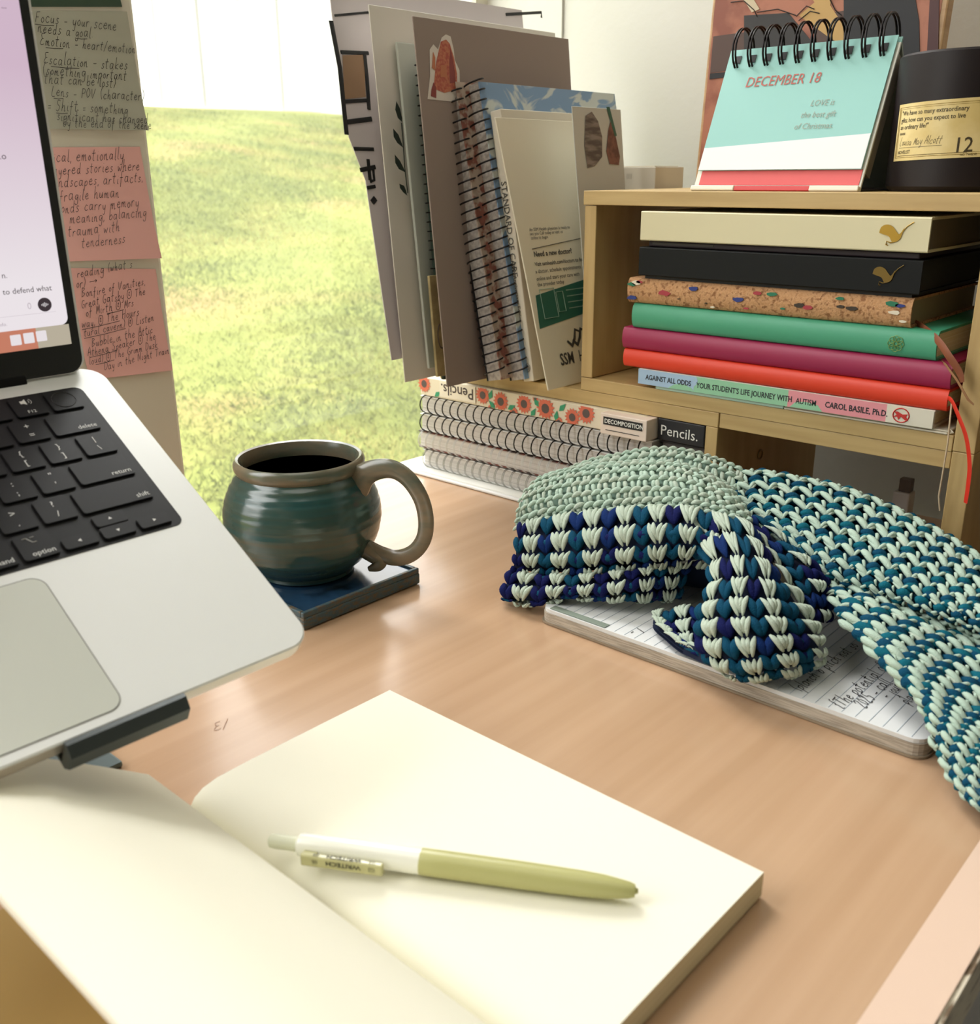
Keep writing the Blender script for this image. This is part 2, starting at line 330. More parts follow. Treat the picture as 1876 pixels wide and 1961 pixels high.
# ------------------------------------------------------------------ desk
XD0, XD1 = -.742, -.069
desk = thing('desk', (-.4, 0, ZF), 'light wood laminate desk under the window carrying everything', 'desk')
MB().box((XD0, -1.3, -.028), (-.0905, .899, 0)).build('desk_top', M['desk'], desk)
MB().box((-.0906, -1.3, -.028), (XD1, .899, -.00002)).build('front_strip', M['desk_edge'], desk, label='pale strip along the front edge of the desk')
MB().box((XD1, -1.3, -.0265), (XD1+.0022, .899, -.0012)).build('edge_band', M['chip'], desk, label='worn pale edge band')
for x in (-.70, -.12):
    for y in (-1.2, .85): MB().box((x-.02, y-.02, ZF), (x+.02, y+.02, -.028), bev=.002).build('leg', M['darkplastic'], desk)
mk = MB((onz(410, 1400, .0003), A(1, 0, 0), A(0, 1, 0), A(0, 0, 1)))
put_hand(mk, 'E/', 0, 0, .009, w=.0005, rot=1.3); mk.build('scratch_mark', mat('scratch', (172, 138, 116), .6), desk)

# ------------------------------------------------------------------ sticky notes on the window trim
def note(px, tilt, cols, label, lines, thick=.0006, curl=.004, group=None):
    pts = [onax(x, y, 0, XW+.0007) for x, y in px]     # tl, tr, br, bl
    b = MB(); n = 8; P = []
    for i in range(n+1):
        v = i/n; row = []
        for j in range(7):
            u = j/6; p = (pts[0]*(1-u)+pts[1]*u)*(1-v)+(pts[3]*(1-u)+pts[2]*u)*v
            p = p+A(1, 0, 0)*curl*v**3*(.4+.6*u); row.append(p)
        P.append(row)
    P = np.array(P); b.grid(P, raw=True); b.grid(P-A(.0002, 0, 0), raw=True)
    o = b.build('sticky_note', cols, label=label, cat='note', group=group)
    y1 = pts[0][2]; y2 = pts[3][2]
    w_ = MB()
    for k, (x, y, s, size, und) in enumerate(lines):
        q = onax(x, y, 0, XW+.0012)
        f = lambda a, c: (XW+.0013+curl*max(0, min(1, (y1-c)/(y1-y2)))**3, a, c)
        put_hand(w_, s, q[1], q[2], size*.8, w=.00042, rot=tilt, under=und, fn=f, seed=k+3, spread=1.08, sx=.84)
    w_.build('handwriting', M['ink'], o)
M['note_grey'] = mat('grey_green_note', (176, 176, 160), .8); M['note_pink'] = mat('pink_note', (232, 178, 172), .8)
note([(40, 20), (243, 22), (280, 250), (80, 247)], .0, M['note_grey'], 'grey-white handwritten note, topmost of the three on the window trim', [
    (67, 42, 'Focus - your scene', .0098, (0, 2.1)), (72, 62, 'needs a goal.', .0098, (4.2, 5.6)), (76, 86, 'Emotion - heart/emotion', .0095, (.7, 2.7)),
    (83, 122, 'Escalation - stakes', .0102, (.8, 3.9)), (80, 143, '(something important', .0098, None), (83, 159, 'that can be lost)', .0098, None),
    (96, 184, 'Lens - POV (character).', .0098, (.3, 1.4)), (88, 212, '= Shift = something', .0098, (1.0, 2.3)), (105, 231, 'significant has changed', .0093, None), (116, 243, 'by the end of the scene', .0090, None)])
note([(85, 282), (268, 281), (305, 494), (119, 501)], .05, M['note_pink'], 'pink handwritten note, middle of the three on the window trim', [
    (94, 312, 'rical, emotionally', .0105, None), (100, 336, 'ayered stories where', .0105, None), (112, 359, 'ndscapes, artifacts,', .0105, None), (113, 386, 'fragile human', .0110, None),
    (116, 408, 'onds carry memory', .0108, None), (132, 428, 'meaning, balancing', .0108, None), (128, 453, 'trauma with', .0110, None), (153, 474, 'tenderness', .0106, None)])
note([(125, 513), (298, 515), (326, 708), (170, 727)], .10, M['note_pink'], 'pink note crowded with writing, lowest of the three on the window trim', [
    (148, 532, 'reading (what s', .0092, None), (146, 552, 'or) >', .0092, None), (156, 570, 'Bonfire of Vanities,', .0085, None), (156, 590, 'Great Gatsby @ The', .0085, None),
    (164, 606, 'of Mirth @ Mrs', .0088, (3, 5.5)), (156, 628, 'way, @ The Hours', .0088, (0, 5.5)), (160, 645, 'tural cavern) @ Listen', .0082, (0, 6.5)),
    (174, 665, 'Bubble in the Attic', .0085, None), (166, 682, 'Athena Speaker @ The', .0082, (.3, 4.5)), (168, 698, 'loud) @ The Grimm Dusk', .0080, (1, 4)), (196, 708, 'Day in the Night Train', .0078, None)])
gp = [onax(x, y, 0, XW+.001) for x, y in ((30, -60), (216, -60), (234, 13), (52, 13))]
gs = MB(); gs.quad(gp); gs.quad([p-A(.0006, 0, 0) for p in gp]); gs.build('paper_slip', mat('dark_green_slip', (58, 78, 62), .8), label='dark green paper slip above the grey note, cut by the top of the picture', cat='note')

# ------------------------------------------------------------------ laptop on its stand
LU, LV, LN, LT = A(0.0293, .9995, .0118), A(.871, -.0197, -.4908), A(.4903, -.0247, .8712), A(-.5167, .2401, .1808)
LU = nrm(LU); LN = nrm(LN-LU*(LN@LU)); LV = -np.cross(LN, LU)*-1; LV = nrm(np.cross(LU, LN))
if LV[0] < 0: LV = -LV
LF = (LT, LU, -LV, LN)
def rrect(x0, y0, x1, y1, r, n=6):
    P = []
    for cx, cy, a in ((x1-r, y1-r, 0), (x0+r, y1-r, 90), (x0+r, y0+r, 180), (x1-r, y0+r, 270)):
        for k in range(n+1):
            t = math.radians(a+90*k/n); P.append((cx+r*math.cos(t), cy+r*math.sin(t)))
    return P
M['alu'] = mat('silver_aluminium', (238, 240, 238), .36, metal=.12, bump=.02, bscale=(3000, 3000, 3000))
M['alu_edge'] = mat('aluminium_side', (206, 196, 184), .3, metal=.7)
M['pad'] = mat('trackpad_glass', (214, 217, 208), .3, metal=.15)
M['key'] = mat('key_black', (15, 16, 17), .45, spec=.25); M['well'] = mat('key_well', (8, 9, 10), .45, spec=.25)
M['legend'] = mat('key_legend', (235, 235, 232), .5)
lap = thing('laptop', LT+LV*.189+LU*-.13, 'open silver laptop with black keys standing tilted on a dark stand', 'laptop')
b = MB(LF)
XL0, XL1, YL0, YL1 = -.2807, .0233, -.189, .0335
outl = rrect(XL0, YL0, XL1, YL1, .0125, 8); inl = rrect(XL0+.006, YL0+.006, XL1-.006, YL1-.006, .010, 8); mid = rrect(XL0+.0008, YL0+.0008, XL1-.0008, YL1-.0008, .012, 8)
rings = [[(p[0], p[1], z) for p in q] for q, z in ((mid, 0), (outl, -.0008), (outl, -.0055), (mid, -.0085), (inl, -.0115))]
n = len(outl); b.add([p for r_ in rings for p in r_], [tuple(range(n))], 0)
for k in range(4): 
    for i in range(n):
        j = (i+1) % n; b.f.append((k*n+i, k*n+j, (k+1)*n+j, (k+1)*n+i)); b.mi.append(1 if k else 0); b.sm.append(True)
b.f.append(tuple(4*n+i for i in reversed(range(n)))); b.mi.append(1); b.sm.append(False)
b.build('base', [M['alu'], M['alu_edge']], lap)
MB(LF).prism(rrect(-.2625, -.0975, .0055, .018, .005), .0000, .0003).build('keyboard_well', M['well'], lap)
b = MB(LF); po = rrect(-.187, -.184, -.0705, -.1035, .007, 8)
b.prism(po, 0, .00025, mi=1); pi_ = rrect(-.1866, -.1836, -.0709, -.1039, .0067, 8); b.prism(pi_, .00025, .0003, mi=0)
b.build('trackpad', [M['pad'], mat('trackpad_groove', (95, 95, 90), .6)], lap)
KP = .019; KW = .0166
rows = [
 [(KW, '')]+[(KW, s) for s in ('F12', 'F11', 'F10', 'F9', 'F8', 'F7', 'F6', 'F5', 'F4', 'F3', 'F2', 'F1')]+[(.0222, 'esc')],
 [(.0243, 'delete')]+[(KW, s) for s in ('+=', '_-', ')0', '(9', '*8', '&7', '^6', '%5', '$4', '#3', '@2', '!1')]+[(.0145, '~`')],
 [(KW, '|\\'), (KW, '}]'), (KW, '{[')]+[(KW, s) for s in 'POIUYTREWQ']+[(.0222, 'tab')],
 [(.0290, 'return'), (KW, '"\''), (KW, ':;')]+[(KW, s) for s in 'LKJHGFDSA']+[(.0288, 'caps')],
 [(.0370, 'shift'), (KW, '?/'), (KW, '>.'), (KW, '<,')]+[(KW, s) for s in 'MNBVCXZ']+[(.0398, 'shift')]]
def key(x1, w, y0, y1, s):
    o = MB(LF); x0 = x1-w; o.prism(rrect(x0, y0, x1, y1, .0017, 3), .0003, .0012); o.prism(rrect(x0+.0003, y0+.0003, x1-.0003, y1-.0003, .0016, 3), .0012, .0015)
    k = o.build('key', M['key'], lap)
    t = MB((LT+LN*.0016, LU, -LV, LN)); cx = (x0+x1)/2; cy = (y0+y1)/2
    if s in ('delete', 'return', 'shift'): put_text(t, s, x1-.0013, y0+.0022, .0041, align='RIGHT')
    elif s == 'option': put_text(t, s, x1-.0013, y0+.002, .0041, align='RIGHT'); t.tube([(x0+.004, y1-.003, 0), (x0+.0058, y1-.003, 0), (x0+.0078, y1-.0062, 0), (x0+.0095, y1-.0062, 0)], .0002, 4); t.tube([(x0+.0075, y1-.003, 0), (x0+.0095, y1-.003, 0)], .0002, 4)
    elif s == 'command': put_text(t, s, x1-.0013, y0+.002, .0041, align='RIGHT')
    elif s == '': 
        k2 = MB((LT+LN*.0015, LU, -LV, LN)); ring = [(cx+.0062*math.cos(a*PI/18), cy+.0062*math.sin(a*PI/18), .0001) for a in range(36)]
        k2.tube(ring, .00018, 4, closed=True); k2.build('finger_sensor', mat('sensor_ring', (62, 62, 60), .3), k); return
    elif s == 'F12':
        put_text(t, 'F12', cx, y0+.0022, .0031, align='CENTER')
        t.add([(cx-.003, cy+.002, 0), (cx-.0015, cy+.002, 0), (cx, cy+.0008, 0), (cx, cy+.0055, 0), (cx-.0015, cy+.0043, 0), (cx-.003, cy+.0043, 0)], [tuple(range(6))])
        for r_ in (.0012, .0024): t.tube([(cx+.0004+r_*math.cos(a), cy+.0031+r_*math.sin(a), 0) for a in np.linspace(-.9, .9, 7)], .00018, 4)
    elif s in ('up', 'down', 'left', 'right'):
        r_ = .0011; a0 = {'up': 90, 'down': 270, 'left': 180, 'right': 0}[s]
        t.add([(cx+r_*math.cos(math.radians(a0+q)), cy+r_*math.sin(math.radians(a0+q)), 0) for q in (0, 120, 240)], [(0, 1, 2)])
    elif len(s) == 2 and s[0] not in 'F':
        put_text(t, s[0], cx, cy+.0016, .0052, align='CENTER'); put_text(t, s[1], cx, cy-.0052, .0052, align='CENTER')
    else: put_text(t, s, cx, cy-.0018, .0050, align='CENTER')
    if t.v: t.build('legend', M['legend'], k, recalc=False)
for r_, row in enumerate(rows):
    x = 0.0
    for n_, (w_, s) in enumerate(row):
        if n_ == len(row)-1: w_ = x+.2572
        key(x, w_, -r_*KP, -r_*KP+(KW if r_ else .0160), s); x -= w_+.0024
yb = -5*KP
for x1, w_, a, c, s in ((0, KW, 0, .0080, 'right'), (-KP, KW, .0084, KW, 'up'), (-KP, KW, 0, .0080, 'down'), (-2*KP, KW, 0, .0080, 'left'), (-3*KP, KW, 0, KW, 'option'), (-4*KP, .0215, 0, KW, 'command'),
                        (-.0999, .0926, 0, KW, ''), (-.1949, .0215, 0, KW, 'x'), (-.2188, KW, 0, KW, 'x'), (-.2378, .0194, 0, KW, 'x')):
    if s == '': s = ' '
    if s == 'x': s = {-.1949: 'cmd', -.2188: 'opt', -.2378: 'fn'}[x1]
    key(x1, w_, yb+a, yb+c, s)
# lid
TL = math.radians(119); LS = nrm(LV*math.cos(TL)+LN*math.sin(TL)); SN = nrm(np.cross(LU, LS)); SO = LT-LV*.0285
SF = (SO, LU, LS, SN)
def scr(x, y): p = onplane(x, y, SO, SN)-SO; return float(p@LU), float(p@LS)
M['bezel'] = mat('screen_bezel', (30, 33, 31), .25)
b = MB(SF); b.prism(rrect(-.279, .001, .0145, .209, .009), -.0045, 0, mi=0, smooth=True); b.build('lid', M['alu'], lap)
MB(SF).prism(rrect(-.277, .0015, .0130, .207, .008), 0, .0006).build('bezel', M['bezel'], lap)
MB(SF).box((-.255, -.006, -.006), (-.0190, .004, .0015), bev=.001).build('hinge', M['well'], lap)
dx, dy = scr(136, 658); dx2, dy2 = scr(27, 0)
dsp = bpy.data.materials.new('screen_light'); dsp.use_nodes = True; nt = dsp.node_tree; nt.nodes.remove(nt.nodes['Principled BSDF'])
em = nt.nodes.new('ShaderNodeEmission'); tc = nt.nodes.new('ShaderNodeTexCoord'); sp = nt.nodes.new('ShaderNodeSeparateXYZ'); rp = nt.nodes.new('ShaderNodeValToRGB')
e = rp.color_ramp.elements; e[0].position = .15; e[0].color = lin((240, 232, 236)); e[1].position = .75; e[1].color = lin((212, 186, 204))
nt.links.new(tc.outputs['Generated'], sp.inputs[0]); nt.links.new(sp.outputs[2], rp.inputs[0]); nt.links.new(rp.outputs[0], em.inputs[0]); em.inputs[1].default_value = .95
nt.links.new(em.outputs[0], nt.nodes['Material Output'].inputs[0])
def emat(n_, c, s=.9): return mat(n_, (0, 0, 0), .4, emis=c, estr=s)
y00 = dy+.0110
dobj = MB((SO+SN*.0007, LU, LS, SN)).prism(rrect(-.27, y00, dx, .2035, .004), 0, .0001).build('display', dsp, lap)
b = MB((SO+SN*.0007, LU, LS, SN))
seg = [(-.27, -.040, 3), (-.040, -.033, 0), (-.033, -.010, 1), (-.010, dx, 2)]
for a, c, k in seg: b.box((a, dy, 0), (c, y00, .0001), mi=k)
b.build('wallpaper', [emat('wall_red', (205, 40, 30)), emat('wall_orange', (205, 130, 105)), emat('wall_tan', (190, 180, 160)), emat('wall_plum', (120, 50, 60))], dobj)
b = MB((SO+SN*.00095, LU, LS, SN))
for x, y in ((29, 651), (54, 647), (78, 643)):
    q = scr(x, y); b.prism(rrect(q[0]-.0028, q[1]-.0028, q[0]+.0028, q[1]+.0028, .0005), 0, .0001)
b.build('window_thumbnails', emat('thumb', (240, 232, 235)), dobj)
b = MB((SO+SN*.0010, LU, LS, SN))
q = scr(84, 583); b.prism([(q[0]+.0037*math.cos(a), q[1]+.0037*math.sin(a)) for a in np.linspace(0, 2*PI, 28)[:-1]], 0, .0001)
for s, x, y, sz in ((' to defend what', 0, 565, .0042), ('n.', 2, 533, .0042), ('.o', -2, 305, .0046), ('...', 1, 16, .004)):
    q2 = scr(x, y); put_text(b, s, q2[0], q2[1], sz)
b.build('screen_text', emat('screen_dark', (60, 50, 56)), dobj, recalc=False)
b = MB((SO+SN*.0012, LU, LS, SN))
for k, hh in enumerate((.0008, .0016, .0024, .0014, .0007)): b.box((q[0]-.0016+k*.0008-.00018, q[1]-hh/2, 0), (q[0]-.0016+k*.0008+.00018, q[1]+hh/2, .0001))
b.build('voice_icon', emat('icon_white', (235, 230, 232)), dobj)
b = MB((SO+SN*.0010, LU, LS, SN)); q = scr(55, 587)
b.tube([(q[0]+.0008*math.cos(a), q[1]+.0004+.0015*math.sin(a), 0) for a in np.linspace(0, 2*PI, 14)[:-1]], .00016, 4, closed=True)
q = scr(0, 608); b.box((-.25, q[1], 0), (dx-.006, q[1]+.0001, .0001)); q = scr(0, 625); put_text(b, 'nt info.', q[0]-.004, q[1], .0026)
b.build('input_bar', emat('icon_grey', (180, 168, 178)), dobj, recalc=False)

# stand
M['stand'] = mat('stand_grey', (62, 68, 68), .35, metal=.3); M['stand2'] = mat('stand_slate', (92, 106, 108), .4, metal=.3)
st = thing('laptop_stand', (-.53, .11, 0), 'dark grey laptop stand with a raised front lip under the laptop', 'stand')
def lip(x0, x1):
    b = MB(LF); pr = [(-.1888-.0005, .0015), (-.1892-.0025, .0020), (-.1892-.0070, -.0015), (-.1892-.0070, -.0090), (-.1892-.0030, -.0135), (-.182, -.0135), (-.182, -.0118), (-.1892-.0005, -.0118)]
    pr = [(p[0]-.0004, p[1]) for p in pr]
    return b.prismx(pr, x0, x1)
lip(-.100, -.0475).build('lip', M['stand'], st); lip(-.235, -.178).build('lip', M['stand'], st)
b = MB(LF)
b.box((-.100, -.186, -.0155), (-.050, .02, -.0118), bev=.001); b.box((-.232, -.186, -.0155), (-.182, .02, -.0118), bev=.001); b.box((-.232, -.06, -.0155), (-.050, .02, -.0119), bev=.001)
b.build('tray', M['stand'], st)
MB().box((-.66, .00, 0), (-.452, .203, .004), bev=.0015).build('base_plate', M['stand2'], st)
MB().tube([(-.63, .10, .003), (-.60, .10, .09), (-.585, .10, .183)], .012, 10).build('arm', M['stand'], st)

def cr_(P, t):     # catmull-rom along axis 0
    n = len(P); t = np.clip(t, 0, n-1-1e-6); i = int(t); f = t-i
    p0, p1, p2, p3 = P[max(i-1, 0)], P[i], P[min(i+1, n-1)], P[min(i+2, n-1)]
    return .5*((2*p1)+(-p0+p2)*f+(2*p0-5*p1+4*p2-p3)*f*f+(-p0+3*p1-3*p2+p3)*f**3)

# ------------------------------------------------------------------ coaster and mug
M['tile'] = mat('blue_glaze', (34, 60, 84), .12, spec=.6, col2=(16, 24, 32), nscale=(40, 40, 40), lo=.35, hi=.7, col3=(40, 70, 100), coat=.5)
M['tile_edge'] = mat('slate_clay_edge', (70, 92, 100), .45, col2=(104, 88, 66), nscale=(160, 160, 500), lo=.45, hi=.65, bump=.3, bscale=(400, 400, 400))
co = thing('tile_coaster', (-.567, .424, 0), 'square dark blue glazed clay coaster under the mug', 'coaster')
b = MB(); b.box((-.623, .370, .0005), (-.512, .482, .0095), bev=.0015); b.build('slab', M['tile_edge'], co)
b = MB(); b.box((-.6195, .374, .0095), (-.5155, .478, .0118), bev=.001); b.build('glazed_top', M['tile'], co)
for a, c in (((-.5160, .3705), (-.5125, .4815)), ((-.6225, .3705), (-.619, .4815)), ((-.619, .3705), (-.516, .3740)), ((-.619, .4780), (-.516, .4815))):
    MB().box((a[0], a[1], .0090), (c[0], c[1], .0135), bev=.0008).build('rim', M['tile_edge'], co)
MC = onz(588, 1090, .012)*A(1, 1, 0)
mug = thing('mug', (MC[0], MC[1], .012), 'round-bellied blue-green glazed pottery mug on the coaster', 'mug')
M['mug'] = mat('blue_green_glaze', (40, 78, 78), .2, spec=.6, col2=(58, 76, 66), nscale=(6, 6, 240), ndetail=5, lo=.35, hi=.68, bump=.05, bscale=(4, 4, 380), coat=.4)
M['mug_in'] = mat('olive_glaze', (66, 72, 54), .25, coat=.3)
M['mug_rim'] = mat('tan_glaze', (122, 110, 90), .22, spec=.6, col2=(84, 96, 84), nscale=(30, 30, 90), lo=.4, hi=.7, coat=.4)
prof = [(.0, .0128), (.034, .0125), (.0362, .0135), (.0368, .0165), (.0440, .0230), (.0525, .0330), (.0570, .0440), (.0592, .0550), (.0590, .0645), (.0567, .0740), (.0528, .0830), (.0490, .0895), (.0464, .0930)]
pp = []
for i in range(len(prof)-1):
    for k in range(5):
        t = k/5; r_ = prof[i][0]*(1-t)+prof[i+1][0]*t; z_ = prof[i][1]*(1-t)+prof[i+1][1]*t
        pp.append((r_+(.00022*math.sin(z_*1150) if r_ > .04 else 0), z_))
pp.append(prof[-1])
b = MB(); b.lathe(pp+[(.044, .093), (.0425, .088), (.0450, .084), (.0525, .072), (.0548, .058), (.052, .036), (.036, .020), (.0, .018)], 72, cx=MC[0], cy=MC[1])
mo = b.build('body', [M['mug']], mug)
b = MB(); b.lathe([(.0450, .0915), (.0472, .0935), (.0484, .0965), (.0486, .0995), (.0478, .1022), (.0462, .1034), (.0444, .1026), (.0436, .1000), (.0432, .0955), (.0428, .0900), (.0436, .0885), (.0450, .0915)], 72, cx=MC[0], cy=MC[1])
b.build('rim', M['mug_rim'], mug, label='tan glazed rim')
b = MB(); b.lathe([(.0430, .0905), (.0449, .0838), (.0520, .072), (.0540, .058), (.0515, .0362), (.0355, .0205), (.0, .0185)], 60, cx=MC[0], cy=MC[1]); b.build('inside', M['mug_in'], mug, label='dark olive inside')
hd = nrm(A(RT[0], RT[1], 0)*.93 - _fh*.36); hn = np.cross(hd, _z)
hp = [(668, 950), (682, 928), (700, 908), (726, 898), (756, 900), (784, 920), (806, 955), (815, 992), (813, 1026), (800, 1050), (780, 1064), (756, 1068), (730, 1062), (708, 1053), (690, 1048)]
H3 = [onplane(x, y, MC, hn) for x, y in hp]
b = MB(); rr = [.0130, .0115, .0090, .0076, .0070, .0067, .0064, .0062, .0060, .0060, .0062, .0064, .0068, .0074, .008]
def dense(P, k=5):
    P = [np.array(p, float) for p in P]; return [cr_(P, i/k) for i in range((len(P)-1)*k+1)]
b.tube(dense(H3), [float(q) for q in dense(rr)], 14, flat=.46, ref=hn)
# tube's first axis lies across the band: squash in the plane of the handle
b.build('handle', M['mug_rim'], mug, label='tan glazed strap handle')
b = MB(); tp = [onplane(x, y, MC+hd*0, hn) for x, y in ((700, 1050), (716, 1062), (728, 1072), (722, 1084), (706, 1090))]
b.tube(dense(tp), [float(q) for q in dense([.0085, .0075, .006, .0045, .002])], 12, flat=.6, ref=hn); b.build('handle_tail', M['mug_rim'], mug)

# ------------------------------------------------------------------ open notebook with pen
nbk = thing('open_notebook', (-.27, .205, 0), 'open blank cream notebook lying in front of the laptop', 'notebook')
X0, X1 = -.3885, -.1490
ztop = .0135
yR = onz(1482, 1680, ztop)[1]; 
M['kraft'] = mat('mustard_cover', (172, 140, 76), .7); M['pedge'] = mat('page_edges', (240, 232, 200), .85, col2=(226, 214, 172), nscale=(2, 2, 2600), lo=.4, hi=.6)
yb_ = yR+.001
MB().box((X0+.001, .2035, 0), (X1-.0015, yb_-.003, .0010), bev=.0004).build('cover', M['kraft'], nbk, label='mustard cover under the right-hand pages')
pts = [(.2042, .0012), (.2045, .0040), (.2075, .0082), (.2125, .0112), (.2210, .0130), (.240, .01355), (.29, .0137), (yR, ztop), (yR, .0012)]
b = MB(); b.prismx(pts, X0, X1, smooth=False)
for i in range(len(b.f)):
    pass
b.mi[0] = b.mi[1] = 1; b.mi[2+7] = 1
b.sm = [2 <= i < 9 for i in range(len(b.f))]
ro = b.build('page_block', [M['cream'], M['pedge']], nbk)
pl = [(.2040, .0045), (.2000, .0110), (.1945, .0195), (.1875, .0298), (.1685, .0432), (.1527, .0541), (.138, .0635), (.126, .0710), (.105, .0800), (.083, .0860)]
dn = [(p[0]-.0001, p[1]-.0016-.0020*min(1, i/5)) for i, p in enumerate(pl)]
M['leaf'] = mat('cream_leaf', (247, 244, 226), .8)
b = MB(); b.prismx(pl+dn[::-1], X0-.004, X1+.01, smooth=False); b.sm = [i > 1 and i-2 < len(pl)-1 for i in range(len(b.f))]
b.build('lifted_pages', [M['leaf']], nbk, label='left-hand pages arching up off the desk')
MB().box((X0-.001, .040, 0), (X1+.001, .2030, .0012), bev=.0004).build('cover', M['kraft'], nbk, label='mustard cover under the lifted pages')

pen = thing('pen', onz(860, 1670, ztop+.0006), 'white and olive click pen lying on the open notebook', 'pen')
pr_ = .0066; PA, PB = onz(515, 1609, ztop+pr_), onz(1216, 1706, ztop+pr_-.0004); L = np.linalg.norm(PB-PA); PU = nrm(PB-PA)
PV = nrm(np.cross(_z, PU)); PN = np.cross(PU, PV); PF = (PA, PU, PV, PN)
def pt(ts, rs, name, m_, lab=None, cap=True): MB(PF).tube([(t*L, 0, 0) for t in ts], rs, 28, cap=cap).build(name, m_, pen, label=lab)
M['pen_w'] = mat('pen_white', (250, 250, 238), .18, spec=.6, coat=.4, subs=.0); M['pen_o'] = mat('pen_olive', (186, 184, 122), .35); M['pen_b'] = mat('pen_button', (228, 230, 205), .3)
pt([0, .006, .02, .09], [.0018, .0030, .0033, .0033], 'button', M['pen_b'])
pt([.085, .09, .105, .25, .437], [.0036, .0048, .0052, .0055, .0056], 'barrel', M['pen_w'])
pt([.434, .436, .5, .70, .86, .92, .955, .985, 1.0], [.0056, .00568, .00572, .0057, .0053, .0048, .0041, .0034, .0026], 'grip', M['pen_o'], 'olive soft grip')
pt([1.0, 1.008], [.0015, .0009], 'tip', M['pen_o'])
M['clip'] = mat('clip_plastic', (226, 222, 168), .15, spec=.6, trans=.35)
b = MB(PF); b.box((.115*L, -.0098, -.0030), (.345*L, -.0068, .0024), bev=.0008); b.box((.115*L, -.0072, -.0020), (.155*L, -.003, .0016), bev=.0005); clip = b.build('clip', M['clip'], pen, label='translucent yellow clip')
cf = (PA+PV*-.0099, -PU, -PN, -PV)
b = MB((PA+PV*-.0083+PN*.00255, -PU, -PV, PN)); put_text(b, 'WRITECH', -.285*L, -.0011, .0031, bold=.02, sx=1.15); put_text(b, 'G2', -.325*L, -.0009, .0026); put_text(b, '05', -.165*L, -.0009, .0026)
b.build('lettering', M['black'], clip, recalc=False)
b = MB((PA+PV*-.00995+PN*-.0004, -PU, -PN, -PV)); put_text(b, 'WRITECH', -.285*L, -.0016, .0031, bold=.02, sx=1.15); put_text(b, 'G2', -.325*L, -.0013, .0026); put_text(b, '05', -.165*L, -.0013, .0026)
b.build('lettering', M['black'], clip, recalc=False)

# ------------------------------------------------------------------ desktop shelf unit
YF = .70
shf = thing('desktop_shelf', (-.30, .80, 0), 'light beech desktop shelf unit with open cubbies along the back of the desk', 'shelf')
W_, WV = M['wood'], M['wood_v']
def panel(name, a, b_, m_=None, lab=None): return MB().box(a, b_, bev=.0006).build(name, m_ or W_, shf, label=lab)
YK = .895
panel('lower_shelf', (-.705, YF, .1035), (-.3855, YK, .1158))
panel('divider', (-.3965, YF, .0005), (-.3855, YK, .1033), WV)
panel('lower_shelf', (-.385, YF+.001, .1035), (-.2045, YK, .1158))
panel('divider', (-.2040, YF, .0005), (-.1895, YK, .1165), WV)
panel('cubby_side', (-.5255, YF, .1280), (-.5135, YK, .2745), WV)
panel('cubby_bottom', (-.5255, YF, .1160), (-.2045, YK, .1275))
panel('cubby_side', (-.2040, YF, .1168), (-.1895, YK, .2745), WV)
panel('cubby_top', (-.5265, YF-.001, .2750), (.16, YK+.02, .2865))
panel('lower_shelf', (-.189, YF+.02, .1035), (.16, YK, .1150))
panel('divider', (.148, YF, .0005), (.16, YK, .1033), WV)
panel('cubby_side', (.148, YF, .1155), (.16, YK, .2745), WV)
sc_ = MB(); 
q = onax(1455, 870, 0, -.3853)
sc_.tube([(-.3849, q[1]+.004*math.cos(a), q[2]+.0045*math.sin(a)) for a in np.linspace(0, 2*PI, 12)[:-1]], .0006, 5, closed=True); sc_.build('screw_cap', mat('screw_cap', (170, 150, 110), .4, metal=.5), shf)

# ------------------------------------------------------------------ stack of wire-bound notebooks at the left under the shelf
def arc_ring(mb, c, ru, rv, u, v, r=.0006, seg=5, a0=0, a1=360, n=16, mi=0):
    c, u, v = np.array(c, float), np.array(u, float), np.array(v, float)
    full = (a1-a0) >= 360; an = [math.radians(a0+(a1-a0)*k/n) for k in range(n if full else n+1)]
    mb.tube([c+u*ru*math.cos(a)+v*rv*math.sin(a) for a in an], r, seg, mi, closed=full)
def spiral_book(name, x0, x1, y0, depth, z0, z1, cover, wire, label, pitch=.0102, rr=None, twin=True, page=None, wr=.00038):
    t = thing(name, ((x0+x1)/2, y0+depth/2, z0), label, 'notebook')
    hz = z1-z0; yo = y0+.006
    MB().box((x0, yo, z0+.0006), (x1, yo+depth, z0+.0018), bev=.0004).build('back_cover', cover, t)
    MB().box((x0, yo, z1-.0022), (x1, yo+depth, z1-.0010), bev=.0004).build('front_cover', cover, t)
    MB().box((x0+.002, yo+.001, z0+.0019), (x1-.002, yo+depth-.002, z1-.0023)).build('pages', page or M['pstack'], t)
    b = MB(); n = int((x1-x0-.012)/pitch); R_ = hz/2-.0004
    for k in range(n+1):
        x = x0+.006+k*pitch
        arc_ring(b, (x, y0+R_*.95, (z0+z1)/2), R_*1.0, R_, (0, 1, 0), (0, 0, 1), wr, 5)
        if twin: arc_ring(b, (x+.0016, y0+R_*.95, (z0+z1)/2), R_*1.0, R_, (0, 1, 0), (0, 0, 1), wr, 5)
    b.build('wire_binding', wire, t); return t
M['pstack'] = mat('page_stack', (225, 222, 218), .85, col2=(190, 186, 182), nscale=(3, 3, 2200), lo=.4, hi=.62)
M['cov_black'] = mat('black_cover', (34, 34, 38), .5); M['cov_clear'] = mat('pale_cover', (232, 232, 230), .4)
M['cov_brown'] = mat('rust_pattern_cover', (120, 60, 50), .5, col2=(60, 46, 44), nscale=(60, 60, 60), lo=.45, hi=.55)
